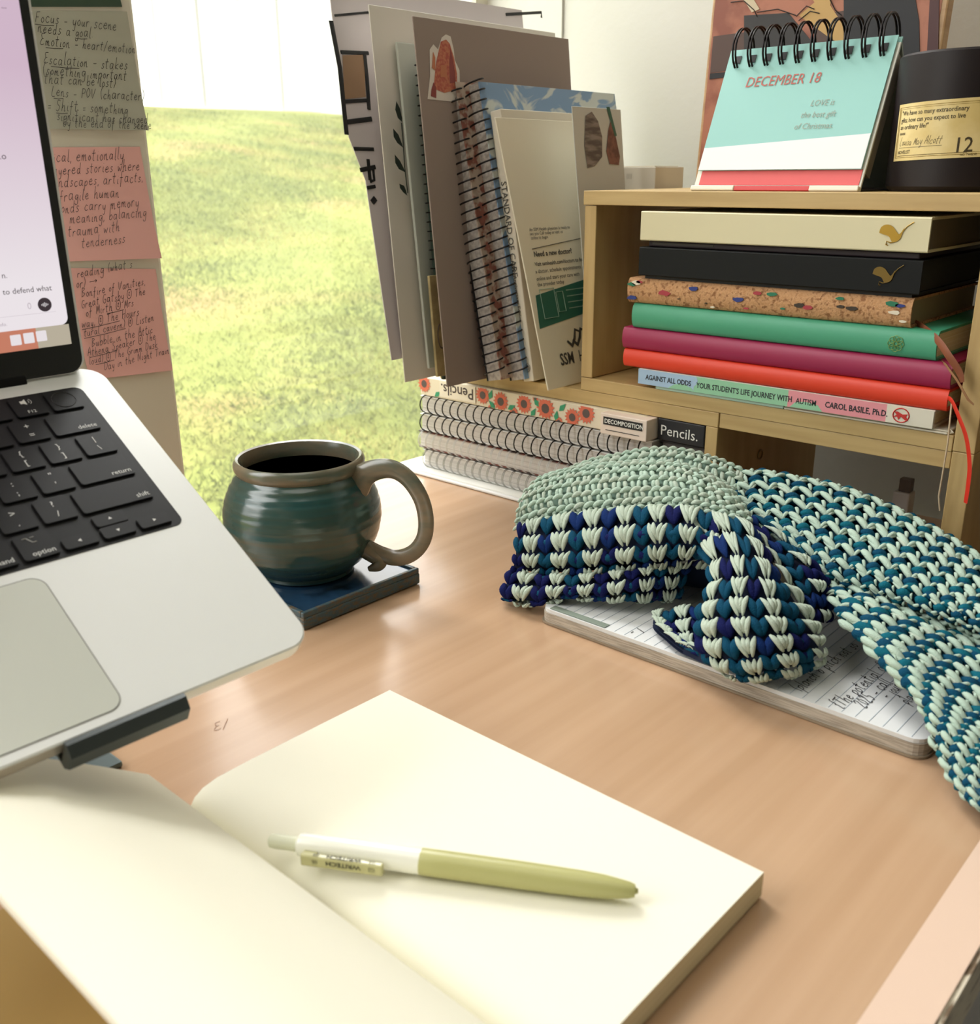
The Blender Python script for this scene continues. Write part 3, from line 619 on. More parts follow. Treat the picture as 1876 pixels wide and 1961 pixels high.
fold = MB(); fold.box((-.765, .683, .0004), (-.455, .90, .0035), bev=.0012)
fo = fold.build('paper_folder', mat('white_folder', (240, 240, 240), .5), label='thin white folder lying at the bottom of the notebook stack', cat='folder')
MB().box((-.762, .686, .0037), (-.458, .897, .0048)).build('loose_sheets', M['paper'], fo)
spiral_book('wire_notebook', -.733, -.449, .6935, .195, .0050, .0250, M['cov_clear'], mat('silver_wire', (170, 170, 168), .3, metal=.8), 'silver-ringed notebook, lowest in the stack under the shelf')
spiral_book('wire_notebook', -.737, -.452, .6920, .195, .0252, .0450, M['cov_brown'], M['steel'], 'white-ringed notebook with dark covers, third from the top of the stack')
spiral_book('wire_notebook', -.732, -.446, .6905, .195, .0452, .0645, M['cov_clear'], M['steel_dark'], 'black-ringed notebook, second from the top of the ringed stack', twin=False, pitch=.0108, wr=.0007)
spiral_book('wire_notebook', -.731, -.444, .6905, .195, .0647, .0838, M['cov_clear'], M['steel_dark'], 'black-ringed notebook, topmost ringed one under the floral book', twin=False, pitch=.0108, wr=.0007)
fb = thing('floral_notebook', (-.62, .80, .0838), 'floral notebook with coral sunflowers on its spine, on top of the ringed stack', 'notebook')
MB().box((-.729, .6955, .0840), (-.452, .885, .1030), bev=.0008).build('cover', mat('cream_floral', (236, 226, 204), .6), fb)
b = MB(frame((-.729, .6950, .0840), (1, 0, 0), (0, 0, 1), (0, -1, 0)))
fx = [(.006, .012, .0095), (.088, .0115, .0095), (.1115, .0085, .0100), (.141, .0105, .0098), (.167, .0100, .0112), (.1985, .0065, .0090), (.128, -.0, .006), (.214, .0125, .0100), (.183, .0, .005), (.0985, .0, .004), (.155, .018, .004)]
for cx, cy, r in fx:
    n = 15; po = []
    for k in range(n*2): rr_ = r*(1 if k % 2 else .72); a = PI*k/n; po.append((cx+rr_*math.cos(a), min(max(cy+rr_*math.sin(a), .0004), .0186), .0001))
    b.add(po, [tuple(range(len(po)))], 0)
    po = [(cx+r*.42*math.cos(a), min(max(cy+r*.42*math.sin(a), .0004), .0186), .0002) for a in np.linspace(0, 2*PI, 12)[:-1]]
    b.add(po, [tuple(range(11))], 1)
for cx, cy, a in ((.0255, .004, .6), (.0985, .0135, 1.2), (.1255, .005, .5), (.1525, .004, 1), (.156, .0145, 2.2), (.187, .014, .8), (.100, .004, 2.4), (.18, .005, 1.4)):
    c_, s_ = math.cos(a), math.sin(a)
    po = [(cx+x*c_-y*s_, min(max(cy+x*s_+y*c_, .0004), .0186), .00015) for x, y in ((-.0055, 0), (-.001, .0028), (.0055, 0), (-.001, -.0028))]
    b.add(po, [(0, 1, 2, 3)], 2)
b.build('printed_sunflowers', [mat('coral_petal', (224, 118, 92), .7), mat('grey_flower_centre', (96, 84, 82), .7), mat('green_leaf_print', (60, 160, 120), .7)], fb)
b = MB(frame((-.729, .6948, .0840), (1, 0, 0), (0, 0, 1), (0, -1, 0))); b.box((.0285, .0020, 0), (.0785, .0186, .0002)); b.build('spine_patch', mat('cream_patch', (240, 232, 214), .7), fb)
b = MB(frame((-.729, .6944, .0840), (1, 0, 0), (0, 0, 1), (0, -1, 0))); put_text(b, 'Pencils.', .0765, .0155, .0155, rot=PI, bold=.01, spacing=1.0); b.build('lettering', mat('brown_ink', (74, 62, 60), .7), fb, recalc=False)
# small white card box with a black label sticking out over the top wire notebook
bx_ = thing('label_box', (-.476, .69, .0845), 'small pinkish-white box with a black lettered band beside the floral spine', 'box')
e0, e1 = at(1133, 785, .6820), at(1225, 798, .6820)
MB().box((-.492, .6850, .0842), (-.4440, .73, .1028), bev=.0008).build('box', mat('pink_white_card', (240, 222, 208), .6), bx_)
b = MB(frame((-.492, .6846, .0842), (1, 0, 0), (0, 0, 1), (0, -1, 0))); b.box((.0035, .0088, 0), (.0440, .0158, .0001)); b.box((.006, .0040, 0), (.041, .0046, .0001)); b.build('label_band', M['black'], bx_)
b = MB(frame((-.492, .6844, .0842), (1, 0, 0), (0, 0, 1), (0, -1, 0))); put_text(b, 'DECOMPOSITION', .0048, .0104, .0054, bold=.015, sx=.93); b.build('lettering', M['paper'], bx_, recalc=False)
b = thing('composition_book', (-.42, .80, .0838), 'black notebook with white lettering beside the small white box', 'notebook')
MB().box((-.4430, .7005, .0840), (-.3975, .885, .1030), bev=.001).build('cover', M['cov_black'], b)
tt = MB(frame((-.4430, .7000, .0840), (1, 0, 0), (0, 0, 1), (0, -1, 0))); put_text(tt, 'Pencils.', .0030, .0050, .0125); tt.build('lettering', M['paper'], b, recalc=False)
for k, (z0, z1, c) in enumerate(((.0605, .083, 'upper'), (.038, .0598, 'lower'))):
    t = thing('black_book', (-.42, .79, z0), 'black-covered book, %s of the two at the right end of the stack under the shelf' % c, 'book')
    MB().box((-.4405, .7035, z0), (-.3980, .885, z0+.0015)).build('back_cover', M['cov_black'], t); MB().box((-.4405, .7035, z1-.0015), (-.3980, .885, z1)).build('front_cover', M['cov_black'], t)
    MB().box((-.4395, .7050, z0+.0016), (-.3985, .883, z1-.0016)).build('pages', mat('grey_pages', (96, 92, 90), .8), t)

# ------------------------------------------------------------------ things standing left of the cubby (they lean towards the window)
ZS = .1162
def slab(name, bot, top, back, thick, m_, label, cat, bev=.0006, side=1, child=None, parent=None, yf=None):
    """standing sheet: bottom and top pixels of its front edge, pixel of its top back corner, thickness towards the window"""
    B_ = onz(bot[0], bot[1], ZS) if yf is None else at(bot[0], bot[1], yf); T_p = at(top[0], top[1], B_[1]); V_ = nrm(T_p-B_); B_ = B_+V_*max(0, (ZS+.0003-B_[2])/V_[2]) if B_[0] > -.712 else B_; Ht = np.linalg.norm(T_p-B_)
    N_2 = nrm(np.cross(A(0, 1, 0), V_));                                    # faces +x (towards the room)
    bk = onplane(back[0], back[1], B_, N_2); D_ = (bk-B_)[1]
    fr_ = (B_, A(0, 1, 0), V_, N_2)
    if name is None: return fr_, D_, Ht
    b = MB(fr_); b.box((0, 0, -thick), (D_, Ht, 0), bev=bev); o = b.build(name, m_, parent, label=label, cat=cat)
    return o, fr_, D_, Ht
def on(fr_, off=.0004): return (fr_[0]+fr_[3]*off, fr_[1], fr_[2], fr_[3])
def loc(fr_, x, y):
    p = onplane(x, y, fr_[0], fr_[3])-fr_[0]; return float(p@fr_[1]), float(p@fr_[2])
M['drawing'] = mat('grey_drawing_paper', (212, 204, 206), .8)
# drawing: sheet with black inked boxes, lower left corner cut off
fr_, D_, Ht = slab(None, (738, 640), (628, -40), (1050, 15), .0005, None, None, None, yf=.604)
b = MB(fr_); pl_ = [loc(fr_, *p) for p in ((750, 690), (700, 345), (668, 262), (650, 150), (628, -40))]
b.prism([(.24, pl_[0][1])]+[pl_[0]]+pl_[1:]+[(.255, pl_[-1][1]+.002)], -.0008, 0)
dr = b.build('ink_drawing', M['drawing'], label='large sheet inked with black boxes, furthest left against the window', cat='drawing')
b = MB(on(fr_)); 
def stroke(mb, fr2, pts, w, mi=0):
    P2 = [loc(fr2, *p) for p in pts]; mb.tube([(p[0], p[1], 0) for p in P2], w, 6, mi, flat=.25, ref=(0, 0, 1))
for pts, w in (([(633, 40), (650, 130), (657, 200), (663, 258)], .0026), ([(640, 30), (705, 24)], .0011), ([(652, 100), (705, 102)], .0018), ([(697, 102), (702, 150), (706, 210)], .0022), ([(658, 195), (706, 192)], .0018), ([(664, 234), (711, 228)], .0024),
               ([(677, 285), (715, 286)], .0018), ([(689, 326), (718, 320)], .0022), ([(704, 305), (708, 345)], .0020), ([(714, 325), (716, 345), (708, 348)], .0015), ([(702, 360), (718, 357)], .0018), ([(712, 388), (718, 380)], .0030), ([(968, 28), (1036, 24), (1036, 34)], .0016)):
    stroke(b, fr_, pts, w)
b.build('ink_lines', M['black'], dr)
b = MB(on(fr_, .0003)); b.prism([loc(fr_, *p) for p in ((655, 106), (696, 105), (700, 186), (659, 190))], 0, .0001); b.build('brown_box', mat('brown_marker', (158, 126, 98), .8), dr)
M['wfold'] = mat('pale_grey_folder', (232, 228, 218), .7)
slab('paper_folder', (776, 733), (706, 8), (1062, 45), .0012, M['wfold'], 'tall pale folder standing just right of the inked drawing', 'folder')
o, fr_, D_, Ht = slab('leaf_notebook', (822, 706), (760, 80), (1040, 100), .0030, mat('sage_cover', (196, 204, 194), .7), 'pale green notebook printed with a sprig of dark leaves', 'notebook', yf=.640)
b = MB(on(fr_))
for px in (((758, 194), (765, 208), (769, 226), (769, 234), (761, 226), (756, 210)), ((752, 246), (762, 258), (769, 276), (771, 283), (760, 274), (753, 262)),
           ((755, 296), (765, 308), (772, 322), (775, 330), (763, 324), (756, 312)), ((764, 352), (773, 356), (777, 366), (779, 375), (771, 368), (765, 360))):
    b.prism([loc(fr_, *p) for p in px], 0, .0001)
stroke(b, fr_, [(768, 235), (771, 270), (774, 320), (780, 370)], .0006); b.build('printed_leaves', mat('dark_green_print', (38, 52, 44), .7), o)
# thin green wire notebook peeking between
o, fr_, D_, Ht = slab('green_notebook', (850, 727), (803, 120), (1010, 150), .0040, mat('forest_cover', (34, 56, 46), .6), 'dark green notebook squeezed behind the taupe folder', 'notebook', yf=.650)
b = MB(on(fr_, .0))
for k in range(34): arc_ring(b, (0, .004+k*.0082, -.002), .0030, .0034, (1, 0, 0), (0, 0, 1), .0005, 4, n=8)
b.build('wire_binding', M['steel_dark'], o)
o, fr_, D_, Ht = slab('old_booklet', (838, 722), (822, 528), (900, 530), .0030, mat('olive_tan_booklet', (176, 160, 116), .7, col2=(150, 136, 96), nscale=(60, 60, 60)), 'small yellowed booklet wedged left of the taupe folder', 'booklet', yf=.636)
b = MB(on(fr_)); c = loc(fr_, 838, 645); arc_ring(b, (c[0]+.004, c[1], 0), .004, .011, (1, 0, 0), (0, 1, 0), .0007, 4); b.build('ring_print', mat('brown_ring', (84, 70, 56), .7), o)
o, fr_, D_, Ht = slab('taupe_folder', (857, 742), (790, 30), (1088, 66), .0016, mat('taupe_card', (154, 138, 130), .75), 'large taupe card folder with a red tower sticker, tallest in the middle', 'folder')
# red tower sticker with a white die-cut border
def sticker(scale, off, name, m_):
    b = MB(on(fr_, off)); px = [(818, 190), (823, 145), (822, 95), (829, 85), (838, 95), (845, 72), (853, 66), (862, 70), (868, 95), (870, 115), (879, 135), (880, 170), (868, 195)]
    cx = 850; cy = 135; P2 = [loc(fr_, cx+(x-cx)*scale, cy+(y-cy)*scale) for x, y in px]; b.prism(P2, 0, .0002); return b.build(name, m_, o)
stk = thing('sticker', fr_[0], 'red', 'sticker'); bpy.data.objects.remove(stk)
sticker(1.0, .0002, 'sticker_border', mat('sticker_white', (224, 216, 208), .5)); 
b = MB(on(fr_, .0005))
for P2, k in (([(829, 170), (834, 120), (843, 80), (853, 76), (860, 84), (868, 110), (874, 142), (874, 172), (850, 178)], 0), ([(860, 160), (859, 120), (861, 92), (865, 110), (870, 138), (871, 158)], 1), ([(825, 172), (829, 158), (834, 168), (834, 188), (824, 184)], 1), ([(826, 130), (828, 100), (832, 110), (832, 135)], 2), ([(842, 148), (843, 125), (853, 125), (855, 148)], 2)):
    b.prism([loc(fr_, *p) for p in P2], 0, .00015+.0001*k, mi=k)
b.build('sticker_tower', [mat('red_brick_print', (176, 84, 70), .6, col2=(196, 120, 90), nscale=(400, 400, 400)), mat('dark_red_print', (140, 62, 60), .6), mat('sticker_accent', (190, 118, 84), .6)], o)

def standing_spiral(bot, top, wdt, yf, cover, label, back=None, height_extra=0, covname='front_cover'):
    B_ = at(bot[0], bot[1], yf); T_p = at(top[0], top[1], yf); V_ = nrm(T_p-B_); B_ = B_+V_*max(0, (ZS+.0006-B_[2])/V_[2]); Ht = np.linalg.norm(T_p-B_); N_2 = nrm(np.cross(A(0, 1, 0), V_))
    fr_ = (B_, A(0, 1, 0), V_, N_2); D_ = .205
    t = thing('wire_notebook', B_, label, 'notebook')
    MB(fr_).box((.004, 0, .0006), (D_, Ht, wdt-.0016)).build('pages', M['pstack2'], t)
    MB(fr_).box((.003, 0, wdt-.0015), (D_+.002, Ht, wdt-.0003), bev=.0003).build(covname, cover, t)
    MB(fr_).box((.003, 0, -.0006), (D_+.002, Ht, .0005)).build('back_cover', M['cov_black'], t)
    b = MB(fr_); n = int(Ht/.00845)
    for k in range(n):
        y = .005+k*.00845; arc = [( .0075-.0105*math.cos(a), y+.0016*math.sin(a/2), wdt/2-(wdt/2+.0012)*math.cos(a+PI/2)*-1) for a in ()]
        pts = []
        for q in range(15):
            a = -PI/2-.45+(PI+.9)*q/14
            pts.append((.0050-.0078*math.cos(a), y+.0062*(q/14), wdt/2+(wdt/2+.0016)*math.sin(a)))
        b.tube(pts, .0008, 5)
    b.build('wire_binding', M['steel_dark'], t)
    return t, fr_, D_, Ht
M['pstack2'] = mat('grid_page_stack', (200, 194, 186), .85, col2=(172, 164, 158), nscale=(300, 300, 300), lo=.4, hi=.6)
M['cov_rust'] = mat('rust_vine_cover', (150, 92, 78), .6, col2=(196, 176, 160), nscale=(90, 90, 90), lo=.42, hi=.52)
M['cov_blue'] = mat('blue_blossom_cover', (128, 160, 196), .55, col2=(206, 214, 212), nscale=(26, 20, 26), ndetail=3, lo=.5, hi=.56, dist=1.5)
standing_spiral((930, 738), (840, 167), .0185, .668, M['cov_rust'], 'ringed notebook standing beside the taupe folder, left one of the pair')
standing_spiral((974, 736), (884, 167), .0185, .683, M['cov_blue'], 'ringed notebook with a blue blossom cover, right one of the standing pair')
# white sheets and pink tab behind the ringed notebooks
o, fr_, D_, Ht = slab('loose_papers', (960, 700), (890, 147), (1040, 150), .0012, M['paper'], 'white papers with a pink tab sticking up behind the ringed notebooks', 'paper', yf=.705)
b = MB(on(fr_, .0006)); b.prism([loc(fr_, *p) for p in ((950, 160), (968, 140), (1058, 146), (1056, 168), (960, 172))], 0, .0008); b.build('tab_flap', mat('grey_flap', (206, 196, 188), .7), o)
b = MB(on(fr_, .0016)); b.prism([loc(fr_, *p) for p in ((972, 152), (1042, 153), (1042, 163), (976, 163))], 0, .0006); b.build('pink_tab', mat('pink_tab', (222, 150, 146), .6), o)
# white book with a lettered spine
Bk = at(1004, 744, .692); Tk = at(938, 214, .692); V_ = nrm(Tk-Bk); Bk = Bk+V_*max(0, (ZS+.0003-Bk[2])/V_[2]); Ht = np.linalg.norm(Tk-Bk); N_2 = nrm(np.cross(A(0, 1, 0), V_)); fr_ = (Bk, A(0, 1, 0), V_, N_2); th = .0125
wb = thing('guide_book', Bk, 'white paperback with vertical spine lettering leaning behind the leaflet', 'book')
MB(fr_).box((0, 0, 0), (.15, Ht, th), bev=.0008).build('cover', M['wcov'] if 'wcov' in M else M.setdefault('wcov', mat('warm_white_cover', (232, 224, 206), .6)), wb)
sf = (Bk-A(0, 1, 0)*.0005, -N_2*-1, V_, A(0, -1, 0)); 
b = MB((sf[0], -V_, N_2, A(0, -1, 0)))
put_text(b, 'STANDARD OF CARE', -Ht+.060, .0028, .0092, bold=.005, sx=.95); put_text(b, '20th Anniversary Edition', -.108, .0036, .0058, bold=.01, sx=.92)
b.build('spine_lettering', mat('grey_print', (92, 90, 84), .7), wb, recalc=False)
b = MB((sf[0], -V_, N_2, A(0, -1, 0))); arc_ring(b, (-.013, .0062, 0), .0042, .0042, (1, 0, 0), (0, 1, 0), .0003, 4); arc_ring(b, (-.013, .0062, 0), .0024, .0030, (1, 0, 0), (0, 1, 0), .0003, 4); b.build('spine_seal', mat('grey_seal', (150, 146, 134), .7), wb)
# booklet with two photographed heads behind
o, fr_, D_, Ht = slab('photo_leaflet', (1130, 700), (1095, 203), (1188, 205), .0010, mat('pale_leaflet', (206, 208, 202), .6), 'leaflet with a dark green stripe and two photographed heads behind the white leaflet', 'leaflet', yf=.738)
b = MB(on(fr_))
for k, px in enumerate((((1120, 222), (1132, 214), (1144, 232), (1152, 262), (1152, 300), (1138, 318), (1124, 322), (1118, 280)), ((1164, 248), (1168, 232), (1178, 262), (1186, 300), (1184, 316), (1166, 314), (1160, 290)), ((1160, 205), (1166, 205), (1180, 260), (1176, 262)))):
    b.prism([loc(fr_, *p) for p in px], 0, .0001+.0001*(k == 2), mi=k)
b.build('printed_photo', [mat('grey_hair_print', (96, 86, 82), .7, col2=(150, 140, 132), nscale=(200, 40, 200)), mat('brown_face_print', (110, 74, 62), .7, col2=(140, 96, 80), nscale=(200, 200, 200)), mat('green_stripe', (60, 104, 84), .6)], o)
# leaflet with green band, nearest
o, fr_, D_, Ht = slab('health_leaflet', (1050, 748), (948, 224), (1112, 203), .0016, M.setdefault('leaflet', mat('warm_white_leaflet', (236, 228, 206), .6)), 'off-white leaflet with a green band and a dark logo against the cubby', 'leaflet', yf=.676)
b = MB(on(fr_, .0002)); b.prism([loc(fr_, *p) for p in ((1025, 566), (1140, 528), (1147, 590), (1033, 630))], 0, .0001); b.build('green_band', mat('teal_green_print', (42, 104, 88), .6), o)
b = MB(on(fr_, .00045))
def fnl(fr2, off): return lambda x, y: fr2[0]+fr2[1]*x+fr2[2]*y+fr2[3]*off
for s, x, y, sz, bo in (('An SSM Health physician is ready to', 1013, 443, .0040, 0), ('see you Call today or visit us', 1014, 451, .0040, 0), ('online to begin', 1016, 459, .0040, 0), ('Need a new doctor?', 1022, 492, .0066, .02),
                        ('Visit ssmhealth.com/doctors to find', 1024, 510, .0050, .01), ('a doctor, schedule appointments', 1025, 524, .0050, 0), ('online and start your care with', 1027, 538, .0050, 0), ('the provider today', 1029, 549, .0050, 0)):
    q = loc(fr_, x, y); put_text(b, s, q[0], q[1], sz, rot=-.0, bold=bo)
q0, q1 = loc(fr_, 1018, 477), loc(fr_, 1118, 455); b.tube([(q0[0], q0[1], 0), (q1[0], q1[1], 0)], .0003, 4)
q = loc(fr_, 1074, 700); put_text(b, 'SSM', q[0], q[1], .0150, bold=.02, sx=.8); put_text(b, 'Health', q[0]+.0275, q[1], .0150, sx=.8)
q = loc(fr_, 1100, 646)
for dx_ in (-.004, .004): b.tube([(q[0]+dx_-.008, q[1]-.002, 0), (q[0]+dx_-.002, q[1]-.007, 0), (q[0]+dx_+.003, q[1]-.001, 0), (q[0]+dx_+.006, q[1]+.007, 0), (q[0]+dx_+.014, q[1]+.004, 0)], [.0012, .0020, .0018, .0016, .0008], 6, flat=.2, ref=(0, 0, 1))
b.build('lettering', mat('charcoal_print', (70, 66, 62), .7), o, recalc=False)
b = MB(on(fr_, .00055)); q = loc(fr_, 1040, 598)
for x0, y0, x1, y1 in ((0, -.006, .020, .020), (.022, -.002, .032, .016)):
    b.tube([(q[0]+x0, q[1]+y0, 0), (q[0]+x1, q[1]+y0, 0), (q[0]+x1, q[1]+y1, 0), (q[0]+x0, q[1]+y1, 0)], .0004, 4, closed=True)
for k in range(4): b.box((q[0]+.037, q[1]+.016-k*.0055, 0), (q[0]+.085, q[1]+.0168-k*.0055, .0001))
b.build('band_icons', mat('pale_green_print', (150, 178, 160), .6), o)

# ------------------------------------------------------------------ books in the cubby
def book(x0, x1, z0, z1, depth, cov, label, rnd=True, pages=None, cover_t=.0018, yf=.6955, rot=0):
    t = thing('hardcover_book', ((x0+x1)/2, yf+depth/2, z0), label, 'book')
    hz = (z1-z0); yc = yf; c = cover_t
    if rnd:
        r = hz/2; po = []
        for k in range(9):
            a = PI/2+PI*k/8; po.append((yc+r*.42+r*.42*math.cos(a), (z0+z1)/2+r*math.sin(a)))
        inner = [(yc+r*.42+(r*.42-c)*math.cos(PI/2+PI*k/8), (z0+z1)/2+(r-c)*math.sin(PI/2+PI*k/8)) for k in range(8, -1, -1)]
        poly = [(yc+depth, z1)]+po+[(yc+depth, z0), (yc+depth, z0+c)]+inner+[(yc+depth, z1-c)]
    else:
        poly = [(yc+depth, z1), (yc+.0008, z1), (yc, z1-.0008), (yc, z0+.0008), (yc+.0008, z0), (yc+depth, z0), (yc+depth, z0+c), (yc+c, z0+c), (yc+c, z1-c), (yc+depth, z1-c)]
    b = MB(); b.prismx(poly, x0, x1); 
    if rnd: b.sm = [False, False]+[0 < i < 9 or 11 < i < 20 for i in range(len(poly))]
    b.build('cover', cov, t)
    MB().box((x0+.0018, yc+(hz*.3 if rnd else c+.0002), z0+c+.0001), (x1-.0018, yc+depth-.0025, z1-c-.0001)).build('pages', pages or M['pedge'], t)
    return t
S1 = (1, 0, 0)
gold = mat('gold_foil', (176, 140, 50), .35, metal=.5)
def bird(t, x, z, s, m_, yf):
    b = MB(frame((x, yf-.0004, z), (1, 0, 0), (0, 0, 1), (0, -1, 0)))
    P2 = [(-.0105, .0005), (-.0095, .0042), (-.006, .0060), (-.002, .0050), (.0010, .0018), (.0034, .0000), (.0062, .0042), (.0052, .0004), (.0040, -.0032), (.0012, -.0052), (-.0012, -.0050), (-.0035, -.0018), (-.0070, -.0006)]
    P2 = [tuple(q) for q in dense([np.array(p) for p in P2+P2[:1]], 4)[:-1]]
    b.prism([(a*s, c*s) for a, c in P2], 0, .0002)
    b.tube([(.0045*s, .0006*s, 0), (.0080*s, .0052*s, 0), (.0120*s, .0080*s, 0)], .00035*s, 4)
    b.tube([(.0008*s, -.0050*s, 0), (-.0020*s, -.0058*s, 0), (-.0048*s, -.0050*s, 0), (-.0050*s, -.0072*s, 0), (-.0036*s, -.0076*s, 0)], .0004*s, 4)
    b.build('gold_hummingbird', m_, t)
XS = -.2180
# from the bottom
t = thing('slim_binder', (-.33, .78, .1278), 'thin mint and white folder, bottommost under the books in the cubby', 'folder')
MB().box((-.446, .6985, .1277), (-.330, .855, .1305), bev=.0008).build('mint_sleeve', mat('mint_sleeve', (186, 216, 202), .5), t)
MB().box((-.3295, .6985, .1277), (-.2085, .855, .1292), bev=.0006).build('white_board', mat('off_white_board', (214, 206, 188), .5), t)
MB().box((-.3295, .6990, .1294), (-.2075, .855, .1306), bev=.0005).build('white_board', mat('off_white_board_b', (206, 198, 178), .5), t)
MB().tube([(-.2085, .7008, .1285), (-.2062, .7020, .1292), (-.2085, .7035, .1300)], .0009, 6).build('fold', M['cream'], t)
t = book(-.4617, -.2180, .1308, .1437, .165, mat('white_paperback', (226, 222, 208), .5), 'paperback on autism with blue, green and pink spine, just above the thin folder', False, yf=.6965)
b = MB(frame((-.4617, .6960, .1308), (1, 0, 0), (0, 0, 1), (0, -1, 0)))
HS = .0127
b.box((0, .0001, 0), (.054, HS, .0002), mi=0); b.box((.054, .0001, 0), (.136, HS, .0002), mi=1); b.box((.136, .0001, 0), (.211, HS, .0002), mi=2); b.box((.211, .0001, 0), (.2435, HS, .0002), mi=3)
b.prism([(.030, .0002), (.036, .004), (.044, .0052), (.052, .003), (.0545, .0002)], .0002, .0003, mi=1); b.prism([(.054, .0128), (.0545, .009), (.051, .0075), (.0535, .0040), (.056, .006), (.0575, .0095), (.056, .0126)], .0002, .0003, mi=0)
b.prism([(.138, .0002), (.142, .0042), (.150, .0058), (.160, .0045), (.164, .0002)], .0002, .0003, mi=1)
b.build('spine_colours', [mat('spine_blue', (168, 196, 224), .5), mat('spine_green', (150, 204, 168), .5), mat('spine_pink', (232, 150, 160), .5), mat('spine_white', (228, 222, 206), .5)], t)
b = MB(frame((-.4617, .6956, .1308), (1, 0, 0), (0, 0, 1), (0, -1, 0)))
put_text(b, 'AGAINST ALL ODDS', .0075, .0045, .0060, bold=.02, sx=.80); put_text(b, "YOUR STUDENT'S LIFE JOURNEY WITH", .0565, .0040, .0062, bold=.015, sx=.765); put_text(b, 'AUTISM', .1425, .0036, .0062, bold=.012, sx=.76)
put_text(b, 'CAROL BASILE, Ph.D.', .1655, .0040, .0062, bold=.02, sx=.82); b.build('lettering', mat('spine_ink', (40, 44, 50), .6), t, recalc=False)
b = MB(frame((-.4617, .6955, .1308), (1, 0, 0), (0, 0, 1), (0, -1, 0))); arc_ring(b, (.2215, .0064, 0), .0056, .0050, (1, 0, 0), (0, 1, 0), .0004, 4, n=20)
b.prism([(.2165, .0085), (.2185, .0065), (.216, .0045), (.2190, .0052), (.2200, .0030), (.2215, .0055), (.2245, .0035), (.2270, .0030), (.2250, .0060), (.2262, .0078), (.2225, .0072), (.2190, .0088)], 0, .0002); b.build('red_emblem', mat('red_emblem', (196, 44, 40), .6), t)
book(-.4778, -.2108, .1440, .1588, .150, mat('vermilion_cloth', (228, 62, 34), .45), 'vermilion hardcover, second book from the bottom of the cubby stack')
book(-.4795, -.2108, .1591, .1770, .150, mat('raspberry_cloth', (158, 32, 78), .45), 'raspberry red hardcover between the vermilion and the green ones')
t = book(-.4706, -.2228, .1773, .1975, .145, mat('jade_cloth', (74, 164, 128), .45), 'jade green hardcover with a faint gold medallion on its spine')
b = MB(frame((-.2500, .6950, .1868), (1, 0, 0), (0, 0, 1), (0, -1, 0)))
for k in range(8):
    a = k*PI/4; arc_ring(b, (.0034*math.cos(a), .0034*math.sin(a), 0), .0022, .0022, (1, 0, 0), (0, 1, 0), .00022, 4, n=10)
b.build('gold_medallion', mat('faint_gold', (128, 158, 84), .4, metal=.3), t)
cork = mat('cork', (190, 142, 98), .85, col2=(146, 100, 64), nscale=(300, 300, 300), lo=.35, hi=.65, ndetail=5, bump=.5, bscale=(500, 500, 500), col3=(202, 156, 112))
t = book(-.4760, -.2425, .1978, .2180, .140, cork, 'cork-covered notebook with coloured flecks, between the green and the black ones', pages=mat('shaded_cork_pages', (150, 134, 108), .85))  # page colour darkened to paint in the shade on the book's end
b = MB(frame((-.4760, .6948, .1978), (1, 0, 0), (0, 0, 1), (0, -1, 0))); r_ = random.Random(5); cols = [(44, 60, 130), (40, 120, 90), (170, 60, 70), (230, 220, 200), (60, 50, 40)]
fl = [(.005, .0040, 0, .0040), (.0045, .0150, 1, .0035), (.009, .0165, 3, .0040), (.012, .0175, 2, .003), (.036, .0100, 2, .0050), (.063, .0155, 0, .0038), (.075, .005, 4, .001), (.103, .0100, 0, .0042), (.118, .0158, 2, .0030), (.130, .0160, 1, .0036), (.153, .0094, 4, .0036), (.159, .0085, 2, .0034), (.184, .0110, 4, .0024), (.192, .0105, 4, .0035), (.183, .0165, 1, .0030), (.220, .0158, 1, .0044), (.226, .0150, 0, .0030), (.222, .0100, 3, .0034), (.229, .0045, 3, .0022), (.081, .0025, 3, .0016), (.110, .0038, 2, .0020), (.050, .0065, 4, .0010), (.14, .006, 1, .0018)]
for x, y, k, s_ in fl:
    b.prism([(x+s_*(1.0+.4*r_.random())*math.cos(a), y+s_*.42*(.7+.6*r_.random())*math.sin(a)) for a in np.linspace(0, 2*PI, 8)[:-1]], -.0006, .0002, mi=k)
b.build('coloured_flecks', [mat('fleck%d' % i, c, .7) for i, c in enumerate(cols)], t)
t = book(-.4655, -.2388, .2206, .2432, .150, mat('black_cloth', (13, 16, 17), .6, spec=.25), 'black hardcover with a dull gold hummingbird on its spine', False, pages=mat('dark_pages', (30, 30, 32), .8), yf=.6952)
bird(t, -.2620, .2325, .92, mat('dull_gold', (116, 92, 34), .4, metal=.4), .6950)
MB().box((-.462, .700, .2181), (-.245, .835, .2204)).build('elastic_band', M['black'], t)
t = book(-.4652, -.2370, .2484, .2712, .150, mat('cream_cloth', (222, 214, 178), .5), 'cream hardcover with a gold hummingbird on its spine, topmost in the cubby', False, pages=mat('shaded_cream_pages', (112, 102, 84), .8), yf=.6952)  # pages coloured dark, cubby shade put into their colour
bird(t, -.2600, .2600, 1.0, gold, .6950)
t = thing('thin_journal', (-.35, .77, .2434), 'thin dark journal squeezed between the cream and the black books', 'notebook')
MB().box((-.4600, .700, .2435), (-.2430, .84, .2481), bev=.001).build('cover', mat('deep_maroon', (34, 18, 26), .6), t)
MB().box((-.4560, .6995, .2452), (-.40, .70, .2470)).build('page_edge', mat('dim_edge', (70, 66, 62), .8), t)

